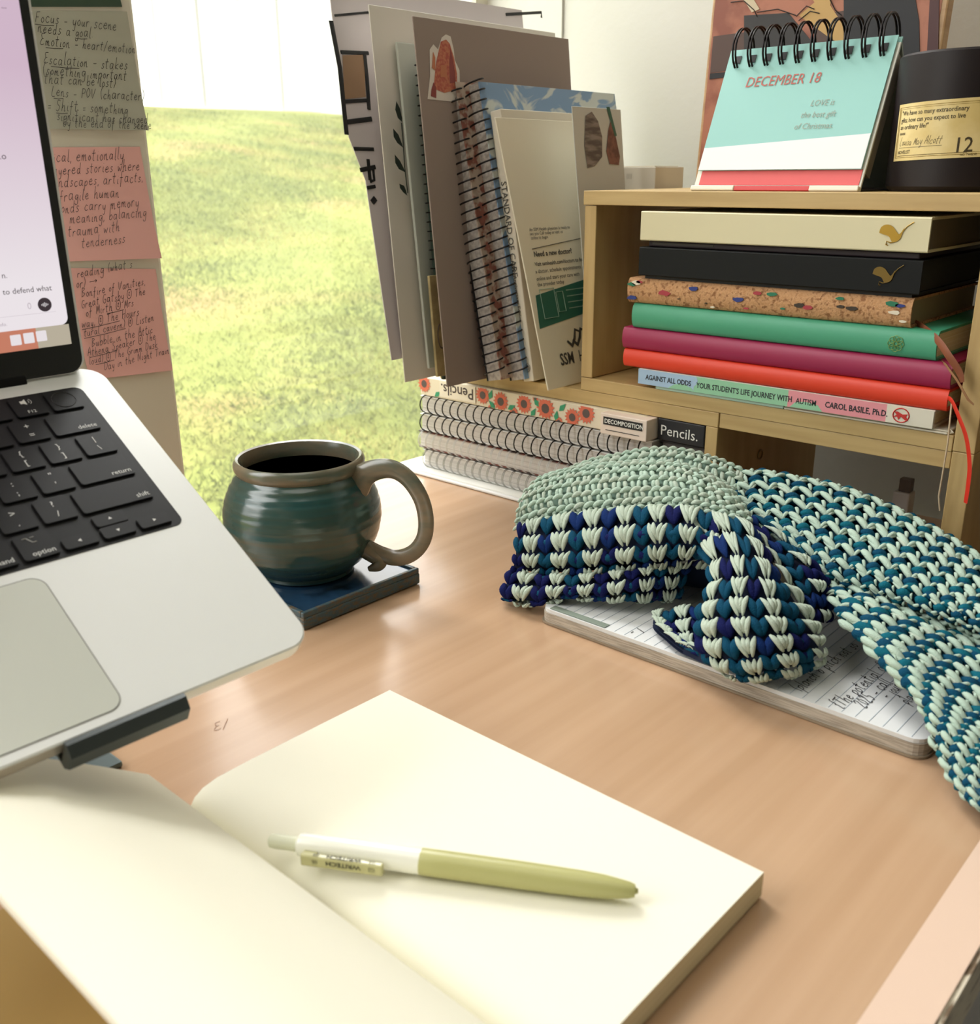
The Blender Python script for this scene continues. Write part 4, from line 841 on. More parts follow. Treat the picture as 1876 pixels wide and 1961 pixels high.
# ribbons and string
def ribbon(pts, w, m_, name, parent, th=.0003, lab=None):
    b = MB(); b.tube(pts, w/2, 8, flat=.10, ref=(0, 1, 0)); return b.build(name, m_, parent, label=lab)
brown = mat('brown_leather_strip', (134, 74, 46), .6); red = mat('red_ribbon', (206, 44, 26), .5)
o = MB().tube(dense([at(1745, 612, .715), at(1768, 628, .705), at(1795, 652, .695), at(1815, 680, .690), at(1836, 712, .690), at(1842, 732, .690)]), [float(q) for q in dense([.0014, .0022, .0026, .0028, .0026, .0016])], 8, flat=.2, ref=(0, 1, 0)).build('bookmark', brown, label='brown leather bookmark strip curling out beside the green book', cat='bookmark')
o = MB().tube([at(1790, 682, .715), at(1810, 698, .695), at(1832, 728, .6905), at(1853, 765, .689), at(1864, 775, .688)], [.0006, .0009, .0012, .0012, .0008], 6, flat=.3, ref=(0, 1, 0)).build('bookmark', mat('pale_brown_strip', (150, 108, 74), .6), label='thin pale brown strip hanging just below the wide brown bookmark', cat='bookmark')
o = MB().tube(dense([at(1812, 762, .698), at(1822, 768, .692), at(1836, 800, .688), at(1850, 840, .686), at(1856, 890, .686), at(1853, 930, .686), at(1848, 963, .686)]), [float(q) for q in dense([.0012, .0020, .0024, .0025, .0025, .0024, .0021])], 8, flat=.2, ref=(0, 1, 0)).build('bookmark', red, label='long bright red ribbon bookmark hanging down the shelf post', cat='bookmark')
o = MB().tube([at(1822, 770, .694), at(1819, 800, .690), at(1814, 850, .690), at(1804, 910, .690), at(1797, 950, .690), at(1799, 978, .690)], .0006, 6).build('string', mat('pale_string', (200, 180, 150), .7), label='thin pale string hanging along the left side of the shelf post', cat='string')
# cables in the dark of the cubby
b = MB()
b.tube([(-.30, .862, .250), (-.26, .855, .243), (-.235, .85, .232), (-.21, .86, .236)], .0032, 8); b.tube([(-.235, .858, .232), (-.224, .862, .214), (-.218, .867, .190)], .0034, 8); b.tube([(-.28, .872, .268), (-.25, .862, .252), (-.22, .857, .262)], .0018, 8)
b.build('power_cables', M['black'], label='black power cables in the shadow behind the cubby books', cat='cable')

# charger plugged in behind
ch = thing('usb_charger', at(1722, 985, .90), 'small white plug with a dark connector standing behind the blanket', 'charger')
c = at(1722, 968, .86); b = MB(); b.box((c[0]-.0075, c[1], c[2]-.010), (c[0]+.0075, c[1]+.015, c[2]+.012), bev=.0015); b.build('plug', mat('white_plastic', (238, 234, 230), .4), ch)
b = MB(); b.box((c[0]-.0040, c[1]+.003, c[2]+.012), (c[0]+.0065, c[1]+.011, c[2]+.024), bev=.0006); b.build('connector', mat('dull_metal', (120, 108, 98), .4, metal=.5), ch)
pz = c[2]-.010
MB().box((c[0]-.006, c[1]+.002, 0.0003), (c[0]+.006, c[1]+.013, max(pz, .001)), bev=.001).build('stem', mat('white_plastic_b', (205, 200, 196), .5), ch)

# ------------------------------------------------------------------ on top of the cubby
CT = .2866
# calendar
cal = thing('desk_calendar', (-.364, .74, CT), 'teal desk calendar with black rings reading DECEMBER 18 on the cubby', 'calendar')
cO = A(-.4315, .7195, CT+.0030); cV = nrm(A(0, .0449, .1016)); cN = nrm(np.cross((1, 0, 0), cV)); CF = (cO, A(1, 0, 0), cV, cN); PH = .1105; PWd = .1330
teal = mat('teal_page', (150, 204, 198), .55)
MB(CF).box((-.0012, -.002, -.0022), (PWd+.0012, PH-.004, -.0002), bev=.0004).build('stand_board', mat('board_white', (226, 226, 214), .5), cal)
MB(CF).box((.0030, .0015, -.0001), (PWd-.0005, .0130, .0003)).build('red_panel', mat('coral_red', (222, 92, 92), .5), cal)
MB((cO+cN*.001, A(1, 0, 0), cV, cN)).box((0, .0125, 0), (PWd-.001, PH, .0010)).build('page', teal, cal)
b = MB((cO+cN*.0022, A(1, 0, 0), cV, cN)); b.prism([(0.0002, .0127), (PWd-.0012, .0127), (PWd-.0012, .0385), (0.0002, .0305)], 0, .0001); b.build('snow_print', mat('snow_white', (236, 236, 238), .55), cal)
b = MB(CF); b.box((-.0015, -.0042, -.0020), (.0365, -.0002, .0040), bev=.0008, mi=0); b.box((.0365, -.0040, -.0018), (.0975, -.0004, .0034), mi=1, bev=.0004); b.box((.0975, -.0042, -.0020), (PWd+.0015, -.0002, .0040), bev=.0008, mi=0)
b.build('front_lip', [mat('lip_white', (232, 226, 210), .5), mat('lip_red', (204, 60, 62), .5)], cal)
b = MB((cO+cN*.0024, A(1, 0, 0), cV, cN)); put_text(b, 'DECEMBER 18', .0210, .0790, .0115, shear=.12, sx=.86, bold=.0)
b.build('date_lettering', mat('brick_print', (190, 98, 86), .6), cal, recalc=False)
b = MB((cO+cN*.0024, A(1, 0, 0), cV, cN))
for k, (s, x) in enumerate((('LOVE is', .0890), ('the best gift', .0880), ('of Christmas.', .0870))): put_text(b, s, x, .0610-k*.0088, .0066, shear=.25, align='CENTER', sx=.85)
b.build('verse_lettering', mat('taupe_print', (158, 168, 156), .6), cal, recalc=False)
# back board and apex
ap = cO+cV*(PH-.004); bb = A(0, .815, CT+.0005); dv = nrm(A(0, bb[1]-ap[1], bb[2]-ap[2])); Lb = math.hypot(bb[1]-ap[1], bb[2]-ap[2])
BN = nrm(np.cross((1, 0, 0), dv))
MB((A(cO[0], ap[1]+.001, ap[2]), A(1, 0, 0), dv, BN)).box((-.0012, .001, 0), (PWd+.0012, Lb, .0016)).build('back_board', mat('grey_board', (150, 160, 150), .5), cal)
MB().box((cO[0], .7240, CT+.0003), (cO[0]+PWd, .814, CT+.0014)).build('foot_board', mat('dark_foot', (70, 66, 60), .6), cal)
pd = MB((cO-cN*.0004, A(1, 0, 0), cV, cN)); 
MB((cO-cN*.0032, A(1, 0, 0), cV, cN)).box((.001, .012, -.010), (PWd, PH-.010, 0)).build('leaf_pad', mat('leaf_pad', (172, 164, 148), .8, col2=(96, 88, 76), nscale=(3, 3, 3)), cal)
MB((cO-cN*.002+cV*(PH-.004), A(1, 0, 0), cV, cN)).box((.002, -.010, -.001), (PWd+.0008, .0045, .0006)).build('page_tabs', mat('teal_back', (140, 186, 178), .6), cal)
for k in range(10):
    x = cO[0]+.0085+k*.01285
    b = MB(); c = ap+A(x-cO[0]-cO[0]*0, 0, 0); c = A(x, ap[1]+.004, ap[2]+.0035)
    for dx_ in (-.0012, .0012): arc_ring(b, (x+dx_, c[1], c[2]), .0150, .0165, (0, 1, 0), (0, 0, 1), .00085, 6, n=24)
    b.build('ring', M['steel_dark'], cal)
    h0 = cO+cV*(PH-.0085)+cN*.0022; MB((A(x, h0[1], h0[2]), A(1, 0, 0), cV, cN)).box((-.0026, -.0030, 0), (.0026, .0030, .0003)).build('punched_slot', M['black'], cal)
# candle
cc = A(-.2495, .772, CT); cr = .0475
cd = thing('candle', cc, 'black jar candle with a cream label numbered 12 on the cubby', 'candle')
b = MB(); b.lathe([(0, CT+.0002), (cr-.003, CT+.0002), (cr, CT+.0035), (cr, CT+.088), (cr-.0015, CT+.0895), (cr-.003, CT+.088), (cr-.0035, CT+.070), (0, CT+.070)], 72, cx=cc[0], cy=cc[1]); b.build('jar', mat('black_jar', (30, 23, 24), .5, spec=.3), cd)
MB().lathe([(0, CT+.0705), (cr-.004, CT+.0705), (cr-.006, CT+.0715), (0, CT+.072)], 40, cx=cc[0], cy=cc[1]).build('wax', mat('dark_wax', (60, 50, 44), .5), cd)
MB().tube([(cc[0], cc[1], CT+.0715), (cc[0], cc[1]+.001, CT+.082)], .0008, 6).build('wick', M['cream'], cd)
aC = math.atan2(CAM[1]-cc[1], CAM[0]-cc[0])     # label centre direction
def cyl(x, y, off=.0003):   # x right along the label, y up
    a = A0_+x/cr; r = cr+off; return (cc[0]+r*math.cos(a), cc[1]+r*math.sin(a), CT+y)
A0_ = aC-math.radians(63)
LWd = .110; y0_, y1_ = .0200, .0570
def rot(x, y): return (x, y+(x)*.035)
b = MB(); b.grid([[cyl(*rot(x, y)) for x in np.linspace(0, LWd, 40)] for y in (y0_, y1_)], raw=True); b.build('label', mat('cream_label', (226, 206, 148), .55, col2=(214, 190, 124), nscale=(40, 40, 40)), cd)
b = MB()
for ins, w_ in ((.0022, .00025), (.0034, .00015)):
    for (xa, ya), (xb, yb2) in (((ins, y0_+ins), (LWd-ins, y0_+ins)), ((LWd-ins, y0_+ins), (LWd-ins, y1_-ins)), ((LWd-ins, y1_-ins), (ins, y1_-ins)), ((ins, y1_-ins), (ins, y0_+ins))):
        b.tube([cyl(*rot(xa+(xb-xa)*t, ya+(yb2-ya)*t), .0004) for t in np.linspace(0, 1, 14)], w_, 4, raw=True)
b.build('label_border', mat('gold_line', (158, 134, 70), .5), cd)
b = MB(); f_ = lambda x, y: cyl(*rot(x, y), .00045)
for s, x, y, sz in (('"We have so many extraordinary', .0050, .0495, .0042), ('gifts; how can you expect to live', .0050, .0450, .0042), ('an ordinary life?"', .0050, .0405, .0042), ('****', .0050, .0355, .0042), ('NOVELIST', .0050, .0245, .0032), ('NO. TWELVE', .052, .0212, .0020)):
    put_text(b, s, x, y, sz, fn=f_, bold=.01, sx=.86)
put_text(b, '12', .0470, .0235, .0135, fn=f_, bold=.005, sx=.92)
put_hand(b, 'Louisa May Alcott', .0060, .0300, .0052, w=.0003, fn=f_, spread=1.0, sx=.8, seed=9)
b.tube([cyl(*rot(x, .0285), .0004) for x in np.linspace(.006, .040, 8)], .00012, 4, raw=True); b.tube([cyl(*rot(x, .0232), .0004) for x in np.linspace(.006, .056, 8)], .00012, 4, raw=True)
b.build('lettering', mat('label_ink', (66, 56, 34), .6), cd, recalc=False)
# small glass disc by the candle
MB().lathe([(0, CT+.0002), (.012, CT+.0002), (.013, CT+.0010), (.012, CT+.0018), (0, CT+.0014)], 28, cx=-.192, cy=.722).build('glass_pebble', mat('clear_pebble', (150, 140, 110), .1, trans=.5), label='small flat clear disc on the cubby edge in front of the candle', cat='disc')
# white carton at the back left
ct = thing('white_carton', (-.585, .85, ZS), 'small open white carton behind the left corner of the cubby', 'box')
q = at(1132, 355, .835); 
MB().box((q[0], .835, CT-.17+.0002), (q[0]+.075, .885, CT+.0190), bev=.0006).build('carton', mat('white_carton', (222, 214, 198), .6), ct)
MB().box((q[0]+.004, .8390, CT+.0192), (q[0]+.071, .881, CT+.0200)).build('carton_flap', mat('carton_inner', (232, 224, 206), .6), ct)
b = MB(frame((q[0], .8347, CT), (1, 0, 0), (0, 0, 1), (0, -1, 0))); put_text(b, '|||||', .042, .0095, .0050); b.build('printed_label', mat('pale_grey_print', (170, 164, 150), .6), ct, recalc=False)

# picture panel leaning on the wall
pcO = A(-.475, .845, CT+.0002); pV = nrm(A(0, .012, .150)); pN = nrm(np.cross((1, 0, 0), pV)); PF2 = (pcO, A(1, 0, 0), pV, pN)
pa = loc(PF2, 1330, 350); pb_ = loc(PF2, 1797, 110); pc = loc(PF2, 1815, 0)
pp_ = thing('picture_panel', pcO, 'wooden picture panel in reds and blacks leaning on the wall behind the calendar', 'picture')
xa, xb = pa[0], pb_[0]+.001
MB(PF2).box((xa, 0, -.012), (xb, .26, 0), bev=.0015).build('wood_block', mat('block_wood', (196, 160, 116), .5, col2=(176, 138, 96), nscale=(8, 8, 90)), pp_)
rust = mat('rust_print', (176, 112, 86), .55, col2=(140, 78, 58), nscale=(28, 28, 28), lo=.45, hi=.62, ndetail=6)
MB((pcO+pN*.0001, A(1, 0, 0), pV, pN)).box((xa+.003, .001, 0), (xb-.005, .257, .0003)).build('print', rust, pp_)
b = MB((pcO+pN*.0005, A(1, 0, 0), pV, pN)); L2 = lambda x, y: loc(PF2, x, y)
for px, k in ((((1366, 70), (1425, 62), (1425, 132), (1360, 140)), 0), (((1425, 30), (1510, 25), (1555, 80), (1560, 120), (1425, 125)), 1), (((1560, 30), (1620, 20), (1660, 80), (1640, 120), (1560, 120)), 0),
              (((1545, -20), (1560, -40), (1600, -40), (1590, 10), (1622, 60), (1618, 90), (1585, 70), (1530, 30), (1560, 5)), 2), (((1616, -80), (1740, -80), (1760, 40), (1762, 130), (1745, 200), (1616, 200)), 3), (((1400, -40), (1420, -40), (1455, 18), (1440, 24)), 4),
              (((1360, 141), (1480, 130), (1480, 138), (1359, 152)), 3), (((1785, -80), (1800, -80), (1795, 200), (1770, 200)), 5)):
    b.prism([L2(*p) for p in px], 0, .0001+.0001*(k+1))
    for i in range(len(b.mi)-len(px)-2, len(b.mi)): b.mi[i] = k
b.build('printed_shapes', [mat('umber_print', (84, 62, 54), .6), mat('charcoal_shape', (44, 42, 42), .6), mat('straw_shape', (196, 158, 96), .6), mat('black_shape', (26, 26, 30), .6), mat('bone_shape', (206, 190, 160), .6), mat('plum_shape', (78, 44, 44), .6)], pp_)
b = MB((pcO+pN*.0012, A(1, 0, 0), pV, pN))
for px in (((1400, 5), (1425, 2), (1445, 20), (1450, 32)), ((1450, 24), (1490, 18), (1525, 30)), ((1525, 32), (1545, 12), (1560, 18)), ((1530, 40), (1552, 22), (1570, 26)), ((1590, 0), (1600, 20), (1612, 30))):
    b.tube([(*L2(*p), 0) for p in px], .0004, 4)
b.build('printed_outlines', M['black'], pp_)

# ------------------------------------------------------------------ lined notebook under the blanket
nb2 = thing('lined_notebook', (-.27, .58, 0), 'open lined notebook with handwriting lying under the crocheted blanket', 'notebook')
NZ = .0115
b = MB(); b.prism(rrect(-.4015, .4900, -.1330, .6850, .009, 5), .0004, .0016); b.build('cover', mat('tan_cover', (150, 134, 112), .6), nb2)
b = MB(); b.prism(rrect(-.4005, .4910, -.1340, .6845, .009, 5), .0017, .0088); b.build('page_block', mat('grey_page_edges', (196, 186, 170), .85, col2=(160, 150, 136), nscale=(60, 60, 1500)), nb2)
b = MB(); b.prism(rrect(-.4000, .4915, -.1345, .6840, .009, 5), .0089, NZ); b.build('top_pages', mat('lined_page', (226, 228, 228), .75), nb2)
b = MB()
for k in range(33):
    x = -.392+k*.0078; b.box((x, .493, NZ+.0001), (x+.00028, .683, NZ+.0002))
b.build('ruled_lines', mat('ruling', (172, 184, 196), .8), nb2)
b = MB(((0, 0, NZ+.0004), A(0, 1, 0), A(-1, 0, 0), A(0, 0, 1))); b.fr = (A(0, 0, NZ+.0004), A(0, 1, 0), A(-1, 0, 0), A(0, 0, 1))
for s_, x, y, sz in (('(planch b pitch not so', 1532, 1326, .0095), ('{The potential of a', 1612, 1358, .0100), ('2025 - call', 1655, 1357, .0095), ('- journal', 1702, 1340, .0090), ('plan', 1738, 1350, .0085), ('- j', 1212, 1216, .0090), ('2', 1560, 1235, .010)):
    q = onz(x, y, NZ); put_hand(b, s_, q[1], -q[0], sz, w=.0006, seed=int(x), sx=.85, rot=-.02)
b.build('handwriting', M['ink'], nb2)
b = MB(); b.box((-.392, .4925, NZ+.0003), (-.345, .4985, NZ+.0006)); b.build('margin_label', mat('sage_label', (130, 142, 130), .8), nb2)

# ------------------------------------------------------------------ crocheted blanket
bl = thing('crocheted_blanket', (-.28, .58, 0), 'chunky crocheted blanket in mint, teal and navy heaped on the lined notebook', 'blanket')
class Patch:
    def __init__(s, rows, zmin=.004):
        s.G = np.array([[at(*p) for p in r] for r in rows]); s.G[:, :, 2] = np.maximum(s.G[:, :, 2], zmin)
        ins = (s.G[:, :, 0] > -.407) & (s.G[:, :, 0] < -.128) & (s.G[:, :, 1] > .484) & (s.G[:, :, 1] < .69)
        s.G[:, :, 2] = np.where(ins, np.maximum(s.G[:, :, 2], .0195), s.G[:, :, 2]); s.nr, s.nc = s.G.shape[:2]
    def P(s, u, v):
        return cr_(np.array([cr_(r, u*(s.nc-1)) for r in s.G]), v*(s.nr-1))
    def fine(s, nu, nv):
        us = np.linspace(0, 1, nu); vs = np.linspace(0, 1, nv)
        R = np.array([[cr_(r, u*(s.nc-1)) for u in us] for r in s.G]); return np.array([cr_(R, v*(s.nr-1)) for v in vs])  # [v][u]
    def frames(s, nu, nv):
        g = s.fine(nu, nv); du = np.gradient(g, axis=1); dv = np.gradient(g, axis=0)
        n = np.cross(du, dv); n /= (np.linalg.norm(n, axis=2, keepdims=True)+1e-12)
        if np.mean(np.sum(n*(CAM-g), axis=2)) < 0: n = -n
        return g, du, dv, n
# unit lobe along x, vectorised
SEG, RNG = 7, 7
def lobe_template(pw=.55):
    v = []; f = []
    for i in range(RNG):
        t = i/(RNG-1); r = max(math.sin(PI*(t*.94+.03)), 0)**pw
        for k in range(SEG): a = 2*PI*k/SEG; v.append((t, r*math.cos(a), r*math.sin(a)))
    for i in range(RNG-1):
        for k in range(SEG): k2 = (k+1) % SEG; f.append((i*SEG+k, i*SEG+k2, (i+1)*SEG+k2, (i+1)*SEG+k))
    f.append(tuple(reversed(range(SEG)))); f.append(tuple((RNG-1)*SEG+k for k in range(SEG)))
    return np.array(v), f
LT_V, LT_F = lobe_template()
class Yarn:
    def __init__(s): s.v = []; s.f = []; s.n = 0; s.m = []
    def lobe(s, a, b_, n, r, mi=0, bow=0, thick=.8):
        a = np.array(a); b_ = np.array(b_); d = b_-a; L_ = np.linalg.norm(d)
        if L_ < 1e-5: return
        x = d/L_; n = n-x*(n@x); n = n/(np.linalg.norm(n)+1e-9); y = np.cross(n, x); T = LT_V
        arch = np.sin(PI*T[:, 0])[:, None]*n*bow
        # two-ply twist: a slight groove winding round the strand
        ph = T[:, 0:1]*5+np.arctan2(T[:, 2:3], T[:, 1:2])*2; g = 1+.10*np.cos(ph)
        s.v.append(a+T[:, 0:1]*d+T[:, 1:2]*r*y*g+T[:, 2:3]*r*thick*n*g+arch); s.f.append(s.n); s.m.append(mi); s.n += len(T)
    def build(s, name, mats, lab=None):
        V = np.concatenate(s.v); fs = []
        for o in s.f: fs += [tuple(i+o for i in q) for q in LT_F]
        me = bpy.data.meshes.new(name); c = V.mean(0); me.from_pydata((V-c).tolist(), [], fs)
        for q in mats: me.materials.append(q)
        me.polygons.foreach_set('material_index', np.repeat(s.m, len(LT_F)).tolist()); me.polygons.foreach_set('use_smooth', [True]*len(fs)); me.update()
        o = bpy.data.objects.new(name, me); COL.objects.link(o); o.location = c; setpar(o, bl); props(o, lab, kind='stuff'); return o
Y_ = {}
fz = dict(bump=.5, bscale=(1500, 1500, 1500), spec=.15)
Y_['mint'] = mat('mint_yarn', (184, 206, 190), .85, **fz); Y_['mint2'] = mat('pale_yarn', (188, 202, 186), .85, **fz)
Y_['navy'] = mat('navy_yarn', (14, 22, 78), .85, **fz); Y_['teal'] = mat('teal_yarn', (8, 70, 98), .85, **fz); Y_['sea'] = mat('sea_yarn', (12, 96, 114), .85, **fz)
Y_['blue'] = mat('blue_yarn', (12, 42, 98), .85, **fz)
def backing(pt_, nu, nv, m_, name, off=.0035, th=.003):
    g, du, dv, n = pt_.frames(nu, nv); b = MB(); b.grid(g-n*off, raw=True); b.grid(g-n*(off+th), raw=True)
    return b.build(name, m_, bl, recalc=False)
def v_stitches(pt_, nu, nv, name, white=lambda i, j: i % 2 == 1, skip=lambda i, j: False, r=1.0, rs=1):
    y = Yarn(); rr = random.Random(rs); g, du, dv, n = pt_.frames(nu*4+1, nv*4+1)
    for j in range(nv):
        for i in range(nu):
            if skip(i, j): continue
            def S(a, c):
                fi = min(max(int(round((i+a)*4)), 0), nu*4); fj = min(max(int(round((j+c)*4)), 0), nv*4); return g[fj, fi], n[fj, fi]
            p0, n0 = S(.5, .5); cu = np.linalg.norm(S(1, .5)[0]-S(0, .5)[0]); cv = np.linalg.norm(S(.5, 1)[0]-S(.5, 0)[0]); rad = min(cu*.27, cv*.30, .0036)*r
            w = white(i, j); k = 0 if w else (1 if rr.random() < .42 else (2 if rr.random() < .6 else 3)); lift = .0014 if w else 0
            jit = lambda: A(rr.uniform(-1, 1), rr.uniform(-1, 1), rr.uniform(-1, 1))*.0005
            bt, nb_ = S(.5, 1.12); 
            for q in (.07, .93) if w else (.02, .98):
                if w:
                    tp, nt_ = S(q, .07); b0 = S(.5, .98)[0]; sgn = 1 if q > .5 else -1; ud = (S(1, .5)[0]-S(0, .5)[0])/cu*sgn
                    y.lobe(tp+ud*rad*.25+n0*lift+jit(), b0+n0*lift+ud*rad*.45, n0, rad*.66, k, bow=.0018)
                    y.lobe(tp-ud*rad*.95+(b0-tp)*.02+n0*(lift+.0004)+jit(), b0-(b0-tp)*.16+n0*lift-ud*rad*.25, n0, rad*.62, k, bow=.0020)
                else:
                    tp, nt_ = S(q, .02); y.lobe(tp+n0*lift+jit(), bt+n0*(lift-.0006)+jit(), n0, rad*1.18, k, bow=.0012)
            if not w: 
                a_, _ = S(0, .5); c_, _ = S(1, .5); y.lobe(a_-n0*.0006, c_-n0*.0006, n0, rad*.9, 1 if rr.random() < .5 else 2, bow=.0008)
    return y.build(name, [Y_['mint2'], Y_['navy'], Y_['teal'], Y_['blue']])
def honey(pt_, nu, nv, name, rs=2, tealp=1.0, rs_mint=1.0):
    """mint net of zigzag rows with teal lumps showing in its holes"""
    y = Yarn(); rr = random.Random(rs); g, du, dv, n = pt_.frames(nu*4+1, nv*4+1)
    def S(a, c): 
        fi = min(max(int(round(a*4)), 0), nu*4); fj = min(max(int(round(c*4)), 0), nv*4); return g[fj, fi], n[fj, fi]
    for j in range(nv+1):
        for i in range(nu):
            o = .25 if (i+j) % 2 else -.25
            a, na = S(i, j+o*-1); c, nc_ = S(i+1, j+o); cu = np.linalg.norm(a-c); rad = min(cu*.20, .0026)*rs_mint
            jit = A(rr.uniform(-1, 1), rr.uniform(-1, 1), rr.uniform(-1, 1))*.0005
            y.lobe(a-(c-a)*.12+na*.0008+jit, c+(c-a)*.12+nc_*.0002, na, rad, 0, bow=.0016)
            m_, nm = S(i+.5, j)
            dvv = S(i+.5, j+.5)[0]-S(i+.5, j-.5)[0]; dvv = dvv/(np.linalg.norm(dvv)+1e-9)
            if rr.random() < .55: y.lobe(a-(c-a)*.02+dvv*rad*1.2+na*.0002, c+(c-a)*.02+dvv*rad*1.3, na, rad*.7, 4 if rr.random() < .5 else 0, bow=.0011)
            if (i+j) % 2 == 0 and j < nv:       # upright tie where two rows meet
                t0, n0 = S(i+1, j+.22); t1, n1 = S(i+1, j+.78)
                y.lobe(t0+n0*.0004, t1+n1*.0006+jit, n0, rad*.8, 0, bow=.0014)
            if j < nv and (i+j) % 2 == 1 and rr.random() < tealp:
                t0, n0 = S(i+.30, j+.42); t1, n1 = S(i+1.70, j+.42); t2, n2 = S(i+.35, j+.66); t3, n3 = S(i+1.65, j+.66); k = 2 if rr.random() < .6 else 3
                y.lobe(t0-n0*.0004, t1-n1*.0004, n0, rad*1.5, k, bow=.0010); y.lobe(t2-n2*.0006, t3-n3*.0006, n2, rad*1.35, 5-k, bow=.0008)
    return y.build(name, [Y_['mint'], Y_['navy'], Y_['teal'], Y_['sea'], Y_['mint2']])
def rib(pt_, nu, nv, name, rs=4, r=1.0):
    """plain mint garter rows: chains along u with short loops between"""
    y = Yarn(); rr = random.Random(rs); g, du, dv, n = pt_.frames(nu*4+1, nv*4+1)
    def S(a, c):
        fi = min(max(int(round(a*4)), 0), nu*4); fj = min(max(int(round(c*4)), 0), nv*4); return g[fj, fi], n[fj, fi]
    for j in range(nv+1):
        for i in range(nu):
            a, na = S(i, j); c, nc_ = S(i+1, j); cu = np.linalg.norm(c-a); rad = min(cu*.31, .0040)*r; jit = A(rr.uniform(-1, 1), rr.uniform(-1, 1), rr.uniform(-1, 1))*.0005
            dvv = S(i, j+.5)[0]-S(i, max(j-.5, 0))[0]; dvv = dvv/(np.linalg.norm(dvv)+1e-9)*rad*.8
            y.lobe(a-dvv-(c-a)*.15+na*.001+jit, c+dvv+(c-a)*.15+nc_*.0004, na, rad, rr.random() < .4, bow=.0013)
            if j < nv:
                for q in (.3, .8) if (i+j) % 2 else (.5,):
                    t0, n0 = S(i+q, j+.18); t1, n1 = S(i+q+rr.uniform(-.25, .25), j+.88)
                    y.lobe(t0-n0*.0008, t1-n1*.0004, n0, rad*.82, rr.random() < .4, bow=.0012)
    return y.build(name, [Y_['mint'], Y_['mint2']])
Y_['under_b'] = mat('shadow_navy_yarn', (14, 30, 62), .9); Y_['under_m'] = mat('shaded_mint_yarn', (120, 146, 132), .9); Y_['under_t'] = mat('shaded_teal_yarn', (16, 66, 86), .9)  # backings in darker copies of the yarns, shade painted between the stitches

# A: navy front face of the folded flap (rows run down, columns left to right)
PA_ = Patch([
 [(995, 1000, .520), (1045, 990, .532), (1110, 980, .540), (1180, 972, .545), (1250, 968, .550), (1320, 970, .553), (1385, 988, .556), (1442, 1015, .560)],
 [(985, 1040, .508), (1040, 1035, .516), (1108, 1028, .522), (1178, 1022, .527), (1250, 1016, .531), (1318, 1018, .535), (1385, 1034, .540), (1462, 1050, .548)],
 [(984, 1078, .503), (1040, 1080, .510), (1108, 1078, .515), (1178, 1072, .522), (1250, 1066, .528), (1312, 1062, .535), (1372, 1066, .542), (1475, 1075, .550)],
 [(978, 1098, .506), (1040, 1103, .514), (1108, 1102, .520), (1178, 1097, .530), (1250, 1090, .540), (1300, 1085, .552), (1345, 1082, .560), (1478, 1095, .560)]])
backing(PA_, 40, 20, Y_['under_b'], 'navy_face'); v_stitches(PA_, 16, 4, 'navy_face_stitches', rs=3)
# lower roll of the flap
PB_ = Patch([
 [(976, 1092, .504), (1035, 1100, .508), (1095, 1102, .514), (1155, 1098, .520), (1215, 1092, .527), (1275, 1085, .540), (1325, 1080, .552)],
 [(964, 1118, .496), (1025, 1122, .499), (1090, 1122, .506), (1152, 1116, .513), (1215, 1108, .521), (1270, 1102, .535), (1315, 1100, .548)],
 [(959, 1150, .492), (1020, 1152, .494), (1085, 1150, .502), (1150, 1142, .511), (1212, 1134, .520), (1265, 1128, .535), (1308, 1125, .548)],
 [(962, 1180, .496), (1020, 1182, .498), (1080, 1172, .508), (1148, 1165, .518), (1210, 1158, .527), (1262, 1152, .540), (1302, 1150, .552)],
 [(972, 1197, .508), (1022, 1192, .512), (1080, 1180, .520), (1148, 1172, .530), (1210, 1165, .540), (1262, 1160, .552), (1300, 1158, .562)]], zmin=.0065)
backing(PB_, 36, 18, Y_['under_b'], 'navy_roll'); v_stitches(PB_, 13, 4, 'navy_roll_stitches', rs=8)
# leg folding down to the front
PC_ = Patch([
 [(1300, 1000, .556), (1340, 985, .556), (1385, 985, .556), (1430, 1000, .557), (1450, 1030, .560)],
 [(1345, 1062, .535), (1375, 1045, .532), (1415, 1040, .533), (1455, 1052, .540), (1482, 1075, .552)],
 [(1360, 1115, .515), (1385, 1105, .510), (1430, 1100, .512), (1475, 1108, .522), (1512, 1120, .540)],
 [(1338, 1165, .502), (1375, 1158, .494), (1430, 1155, .496), (1488, 1160, .508), (1545, 1170, .532)],
 [(1334, 1210, .494), (1380, 1210, .484), (1440, 1208, .486), (1505, 1205, .500), (1568, 1210, .525)],
 [(1345, 1262, .488), (1395, 1266, .478), (1455, 1262, .481), (1520, 1250, .496), (1576, 1240, .520)],
 [(1372, 1305, .486), (1415, 1302, .482), (1470, 1296, .486), (1530, 1282, .500), (1574, 1262, .522)],
 [(1392, 1316, .494), (1428, 1312, .492), (1478, 1305, .498), (1530, 1292, .512), (1566, 1276, .532)]], zmin=.0155)
backing(PC_, 26, 40, Y_['under_b'], 'navy_leg'); v_stitches(PC_, 8, 10, 'navy_leg_stitches', white=lambda i, j: (i % 2 == 1), rs=12, r=1.08)
